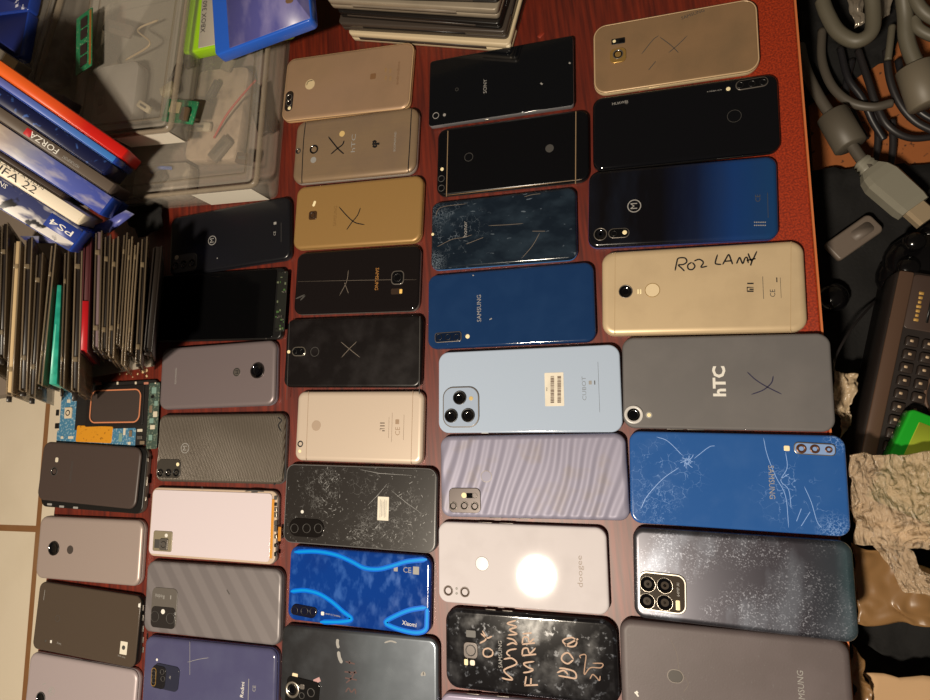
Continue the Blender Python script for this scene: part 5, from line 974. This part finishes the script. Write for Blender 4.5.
t = empty('grey_cable', W(915, 60, -.05)); tag(t, 'thick grey cable with pale ferrite core at the top right corner', 'cable'); bpy.context.view_layer.update()
P = spline([W(*a_) for a_ in ((902, -14, -.02), (905, 14, -.03), (906, 36, -.035), (912, 56, -.038), (922, 74, -.04), (936, 100, -.045), (948, 120, -.05))], 8); v, f = tubevf(P, .0062, 10); reparent(mesh('cord', v, f, GREYC), t)
a_, b2 = W(914, 66, -.04), W(928, 106, -.044); v, f = tubevf([a_, a_ + (b2 - a_) * .03, b2 - (b2 - a_) * .03, b2], [.013, .0145, .0145, .013], 18); reparent(mesh('ferrite_core', v, f, mat('ferrite_pale', S(104, 96, 82), .5)), t)
cable('cable', 'pale grey cable end crossing the top right corner', [(912, -6, -.02), (922, 10, -.022), (936, 20, -.025), (950, 24, -.03)], .005, GREYC)
cable('cable', 'pale grey cable curving at the right edge below the corner', [(950, 40, -.03), (932, 36, -.03), (918, 28, -.03), (914, 18, -.03)], .0045, GREYC)
cable('cable', 'mid grey cable sweeping in an arc between the two ferrite cores', [(822, 30, -.085), (822, 60, -.08), (832, 86, -.074), (850, 102, -.07), (872, 107, -.068), (892, 103, -.068)], .004, MIDC)
for pts, lb in (([(840, 48, -.08), (848, 78, -.078), (862, 98, -.08), (872, 120, -.086), (884, 140, -.09)], 'dark cable running down from the pale loop'),
    ([(858, 50, -.082), (868, 80, -.078), (876, 104, -.078), (888, 126, -.08), (910, 138, -.084), (940, 136, -.086)], 'dark cable curling to the right edge under the arc'),
    ([(886, 50, -.07), (890, 80, -.072), (900, 104, -.075), (916, 122, -.078), (940, 134, -.08)], 'dark cable passing left of the pale ferrite core'),
    ([(898, 60, -.08), (906, 92, -.08), (920, 112, -.08), (945, 126, -.082)], 'dark cable just beneath the pale ferrite core'),
    ([(876, 110, -.088), (878, 140, -.092), (874, 168, -.094)], 'short dark cable standing near the plug'),
    ([(892, 120, -.09), (893, 145, -.092), (890, 172, -.094)], 'short dark cable right of the other short one'),
    ([(852, 60, -.09), (846, 90, -.09), (856, 120, -.092), (866, 140, -.094)], 'thin dark cable behind the lower ferrite core')):
    cable('cable', lb, pts, .0032, DKC if random.random() < .6 else BLC, group='dark cables in the tangle')
cable('cable', 'flat pale ribbon of cable hanging at the top right', [(892, 26, -.06), (890, 44, -.06), (888, 60, -.062)], .003, GREYC)
FOIL = mat('crumpled_foil', S(150, 140, 126), .2, metal=.5)
sheet('foil_bag', 'crinkled silvery bag inside the pale cable loop', 'bag', [(846, -12), (868, -12), (866, 24), (852, 30)], -.06, FOIL, 14, 14, .004, 120, 4)
sheet('foil_bag', 'crinkled silvery bag right of the pale cable loop', 'bag', [(874, -12), (890, -12), (890, 14), (876, 22)], -.06, FOIL, 12, 12, .004, 120, 11)
# adapter
o = empty('wireless_adapter', W(854, 238, -.082), 0); A, B = W(835.5, 250, -.08), W(874, 223, -.08); o.rotation_euler.z = math.atan2(B.y - A.y, B.x - A.x); o.location = (A + B) / 2 - Vector((0, 0, .008)); tag(o, 'small grey plastic adapter lying on the black cloth', 'adapter')
v, f = stack([(1, 0), (0, 1), (0, 6.5), (1.2, 8), (2, 8)], 47, 21, (5, 2, 3, 5), n=4); mesh('shell', v, f, mat('adapter_grey', S(106, 95, 86), .4), o)
v, f = stack([(0, 8), (0, 8.15)], 20, 11, 4, 8, 0); mesh('label_recess', v, f, mat('adapter_recess', S(104, 94, 86), .5), o)
# controller
t = empty('game_controller', W(908, 250, ZS + .01)); tag(t, 'black game controller with shiny thumbsticks at the right edge', 'game controller'); bpy.context.view_layer.update()
def blob(name, px, py, z, rx_, ry_, rz_, mt, parent):
    c = W(px, py, z); v, f = [], []; n, mrow = 16, 10
    for j in range(mrow + 1):
        th = math.pi * j / mrow
        for i in range(n): ph = 2 * math.pi * i / n; v.append(c + Vector((rx_ * math.sin(th) * math.cos(ph), ry_ * math.sin(th) * math.sin(ph), rz_ * math.cos(th))))
    for j in range(mrow):
        for i in range(n): f.append((j * n + i, (j + 1) * n + i, (j + 1) * n + (i + 1) % n, j * n + (i + 1) % n))
    return reparent(mesh(name, v, f, mt), parent)
SHB = mat('shiny_black', S(10, 9, 10), .15)
blob('controller_body', 925, 262, -.078, .034, .028, .016, SHB, t); blob('grip', 898, 278, -.082, .018, .02, .012, SHB, t)
st = blob('thumbstick', 914, 242, -.056, .009, .009, .007, SHB, t); blob('thumbstick', 908, 268, -.056, .009, .009, .006, SHB, t); blob('trigger', 935, 232, -.075, .014, .01, .008, SHB, t)
o = blob('ball_charm', 832, 298, -.08, .014, .014, .012, SHB, tag(empty('round_knob', W(832, 298, ZS)), 'shiny black round knob beside the gold phone with handwriting', 'knob'))
# little keyboard
A, B = W(897, 268, -.05), W(856, 462, -.05); e1 = (B - A).normalized(); e2 = Vector((-e1.y, e1.x, 0))
t = empty('mini_keyboard', A, math.atan2(e1.y, e1.x)); tag(t, 'black brown keyboard with rows of small keys at the right edge', 'keyboard'); bpy.context.view_layer.update()
Ln = (B - A).length * 1000 + 40
v, f = stack([(0, -40), (0, -3), (2, 0), (3, 0)], Ln, 150, 6, Ln / 2, 75, n=3); mesh('keyboard_body', v, f, mat('keyboard_black', S(36, 30, 28), .45), t)
v, f = stack([(0, -.2), (0, 1.2), (.8, 1.6)], Ln - 4, 11, 1.5, Ln / 2, 7.5, n=2); mesh('side_trim', v, f, mat('brown_trim', S(84, 64, 52), .35), t)
v, f = stack([(0, -.2), (0, .8), (.6, 1)], 48, 30, 3, 27, 28, n=3); pl = mesh('top_panel', v, f, mat('panel_brown', S(64, 50, 44), .4), t)
v, f = stack([(0, 1), (0, 1.15)], 27, 2, .5, 30, 29); mesh('slot', v, f, BLACK, pl)
for i in range(7): v, f = stack([(0, 1), (0, 1.15)], 2.6, 3.6 - (i % 3) * .6, .5, 19 + i * 3.9, 21); mesh('lettering_bar', v, f, mat('gold_letters', S(190, 150, 80), .4), pl)
KEY = mat('key_black', S(48, 40, 36), .35); KEYL = mat('key_legend', S(190, 165, 135), .5)
for i in range(15):
    for j in range(4):
        x, y = 62 + i * 11.4, 21 + j * 12.5
        if x > Ln - 10 or (70 < x < 130 and j > 1): continue
        v, f = stack([(0, -.2), (.2, 2.6), (1, 3.2)], 8.8, 9.6, 1.4, x, y, n=2); ky = mesh('key', v, f, KEY, t)
        v, f = stack([(0, 3.2), (0, 3.3)], 2.2, 2.6, .4, x - .6, y + random.uniform(-1, 1), n=1); mesh('legend', v, f, KEYL, ky)
v, f = stack([(0, 0), (0, 1.6), (1.8, 1.6), (1.8, 0)], 58, 58, 29, 100, 66, n=8, cap0=False, cap1=False); mesh('dial_ring', v, f, mat('dial_brown', S(96, 76, 64), .3), t)
for x, y, w_, d_ in ((100, 66, 20, 20), (86, 48, 12, 7), (100, 46, 10, 7), (115, 50, 12, 7), (84, 62, 7, 12), (116, 64, 7, 12)): v, f = stack([(0, -.2), (0, 2.4), (.6, 3)], w_, d_, 2, x, y, n=2); mesh('dial_key', v, f, mat('dial_key', S(84, 68, 58), .35), t)
# green case
A, B, C_ = W(911, 408, -.030), W(882, 470, -.030), W(930, 396, -.030); e1 = (B - A).normalized(); e2 = Vector((-e1.y, e1.x, 0)); c = A + e1 * .04 + e2 * .095
t = empty('game_case', c - Vector((0, 0, .014)), math.atan2(e1.y, e1.x)); tag(t, 'green game case with yellow green cover at the right edge by the crinkled bag', 'game case')
v, f = stack([(.6, 0), (0, 1), (0, 12.6), (.5, 13.6), (1.5, 14)], 80, 190, 4, n=4); mesh('case_shell', v, f, mat('green_case', S(30, 160, 40), .3), t)
v, f = stack([(0, 13.9), (0, 14.2)], 64, 174, 1, 0, 1); mesh('cover_sheet', v, f, mat('yellow_green_cover', S(176, 196, 62), .4, layers=[dict(kind='noise', scale=.02, lo=.5, hi=.7, col=S(140, 175, 50), amt=.7)]), t)
# plastics
FILM = mat('clear_crinkled_film', S(235, 205, 170), .2, clear=.5, coat=1.0, coat_rough=.2, spec=1.0, bump=('noise', .22, .012, dict(stretch=(1, .3, 1), rot=35))); TAN = mat('tan_film', S(138, 104, 66), .35, clear=.12, coat=.1); TANC = mat('tan_cardboard', S(184, 150, 112), .8)
sheet('plastic_bag', 'crinkled clear plastic bag right of the cracked blue phone', 'plastic bag', [(848, 456), (1000, 450), (1000, 552), (854, 545)], -.008, FILM, 70, 56, .006, 60, 3)
sheet('plastic_film', 'crumpled scrap of clear plastic beside the grey lettered phone', 'plastic film', [(832, 372), (858, 374), (850, 424), (836, 440)], -.05, mat('dusty_film', S(190, 168, 138), .3, clear=.2), 20, 26, .008, 90, 6)
sheet('plastic_film', 'tan plastic film right of the silver mirror phone', 'plastic film', [(852, 540), (945, 575), (1000, 632), (858, 622)], -.05, TAN, 40, 34, .004, 30, 7)
sheet('plastic_film', 'folded clear film edge crossing the black fabric', 'plastic film', [(858, 528), (890, 532), (960, 606), (905, 590)], -.042, FILM, 30, 20, .005, 70, 12)
sheet('plastic_film', 'narrow tan film strip beside the charcoal phone', 'plastic film', [(852, 645), (866, 660), (868, 720), (852, 720)], -.05, TAN, 14, 26, .004, 50, 9)
sheet('cardboard_flap', 'pale tan cardboard flap at the bottom right corner', 'cardboard', [(866, 672), (1000, 684), (1000, 760), (864, 760)], -.06, TANC, 14, 14, .0015, 12, 10, .002)
sheet('cardboard_flap', 'small torn orange brown cardboard corner below the crinkled bag', 'cardboard', [(898, 528), (935, 520), (924, 536), (908, 541)], -.055, CARD, 8, 8, .001, 20, 14, .002)
o = cable('wire', 'thin black wire rising beside the grey lettered phone', [(833, 372, -.05), (836, 356, -.03), (852, 328, -.045), (876, 300, -.08)], .0011, DKC, 'wire')

sheet('black_cloth', 'black pouch between the game pile and the blue black phone', 'pouch', [(118, 206), (162, 200), (163, 226), (140, 238)], .012, CLOTH, 16, 14, .005, 60, 21)
for i, (px, py, w_, d_, rz, lb) in enumerate(((206, 60, 16, 26, 20, 'small dark part at the back of the lower clear bin'), (232, 60, 12, 30, -30, 'long dark part at the back of the lower clear bin'), (262, 120, 14, 40, 15, 'grey strip part by the right wall of the lower clear bin'), (222, 150, 30, 14, 40, 'pale part in the middle of the lower clear bin'), (246, 160, 20, 12, -20, 'dark small part near the front of the lower clear bin'), (190, 60, 10, 22, 10, 'dark part by the right wall of the stacked clear bin'), (178, 75, 22, 8, 60, 'narrow pale part by the right wall of the stacked clear bin'), (110, 60, 20, 40, 25, 'grey part in the left half of the stacked clear bin'), (140, 80, 30, 10, 50, 'brown strip in the middle of the stacked clear bin'))):
    o = flatbox('spare_part', lb, 'spare part', px, py, .05 if 'stacked' in lb else .02, w_, d_, 5, rz, mat('part_tone', S(*random.choice(((60, 52, 48), (120, 108, 96), (170, 152, 126), (84, 60, 46)))), .4)); child_box(o, 'contact_strip', 0, 0, 5, w_ * .6, d_ * .3, .6, GREYM)

sheet('bag_underlay', 'tan sheet added under the crinkled clear bag to brighten it', 'paper', [(850, 470), (1000, 462), (1000, 548), (856, 540)], -.05, mat('tan_underlay', S(196, 160, 118), .8), 16, 14, .003, 40, 31)  # tan sheet added beneath the film to keep the bag bright

for i, (px, py, z_, w_, d_, rz, c_, lb) in enumerate(((214, 92, .022, 26, 8, 55, (60, 54, 50), 'dark strip part beside the red wire in the lower clear bin'), (200, 128, .02, 34, 10, -15, (205, 190, 165), 'cream strip part near the green board in the lower clear bin'), (160, 180, .02, 22, 14, 30, (70, 64, 60), 'dark part near the blue wire in the lower clear bin'), (258, 100, .024, 12, 34, 8, (70, 60, 52), 'dark upright part at the right of the lower clear bin'), (120, 30, .066, 44, 14, -30, (96, 84, 74), 'brown grey strip at the back of the stacked clear bin'), (104, 104, .062, 16, 30, 12, (84, 80, 78), 'dark grey part at the front left of the stacked clear bin'), (146, 108, .062, 20, 8, -40, (200, 186, 160), 'cream part at the front right of the stacked clear bin'))):
    o = flatbox('spare_part', lb, 'spare part', px, py, z_, w_, d_, 4, rz, mat('part_shade', S(*c_), .4), rad=2); child_box(o, 'contact_strip', 0, 0, 4, w_ * .5, d_ * .3, .6, GREYM)
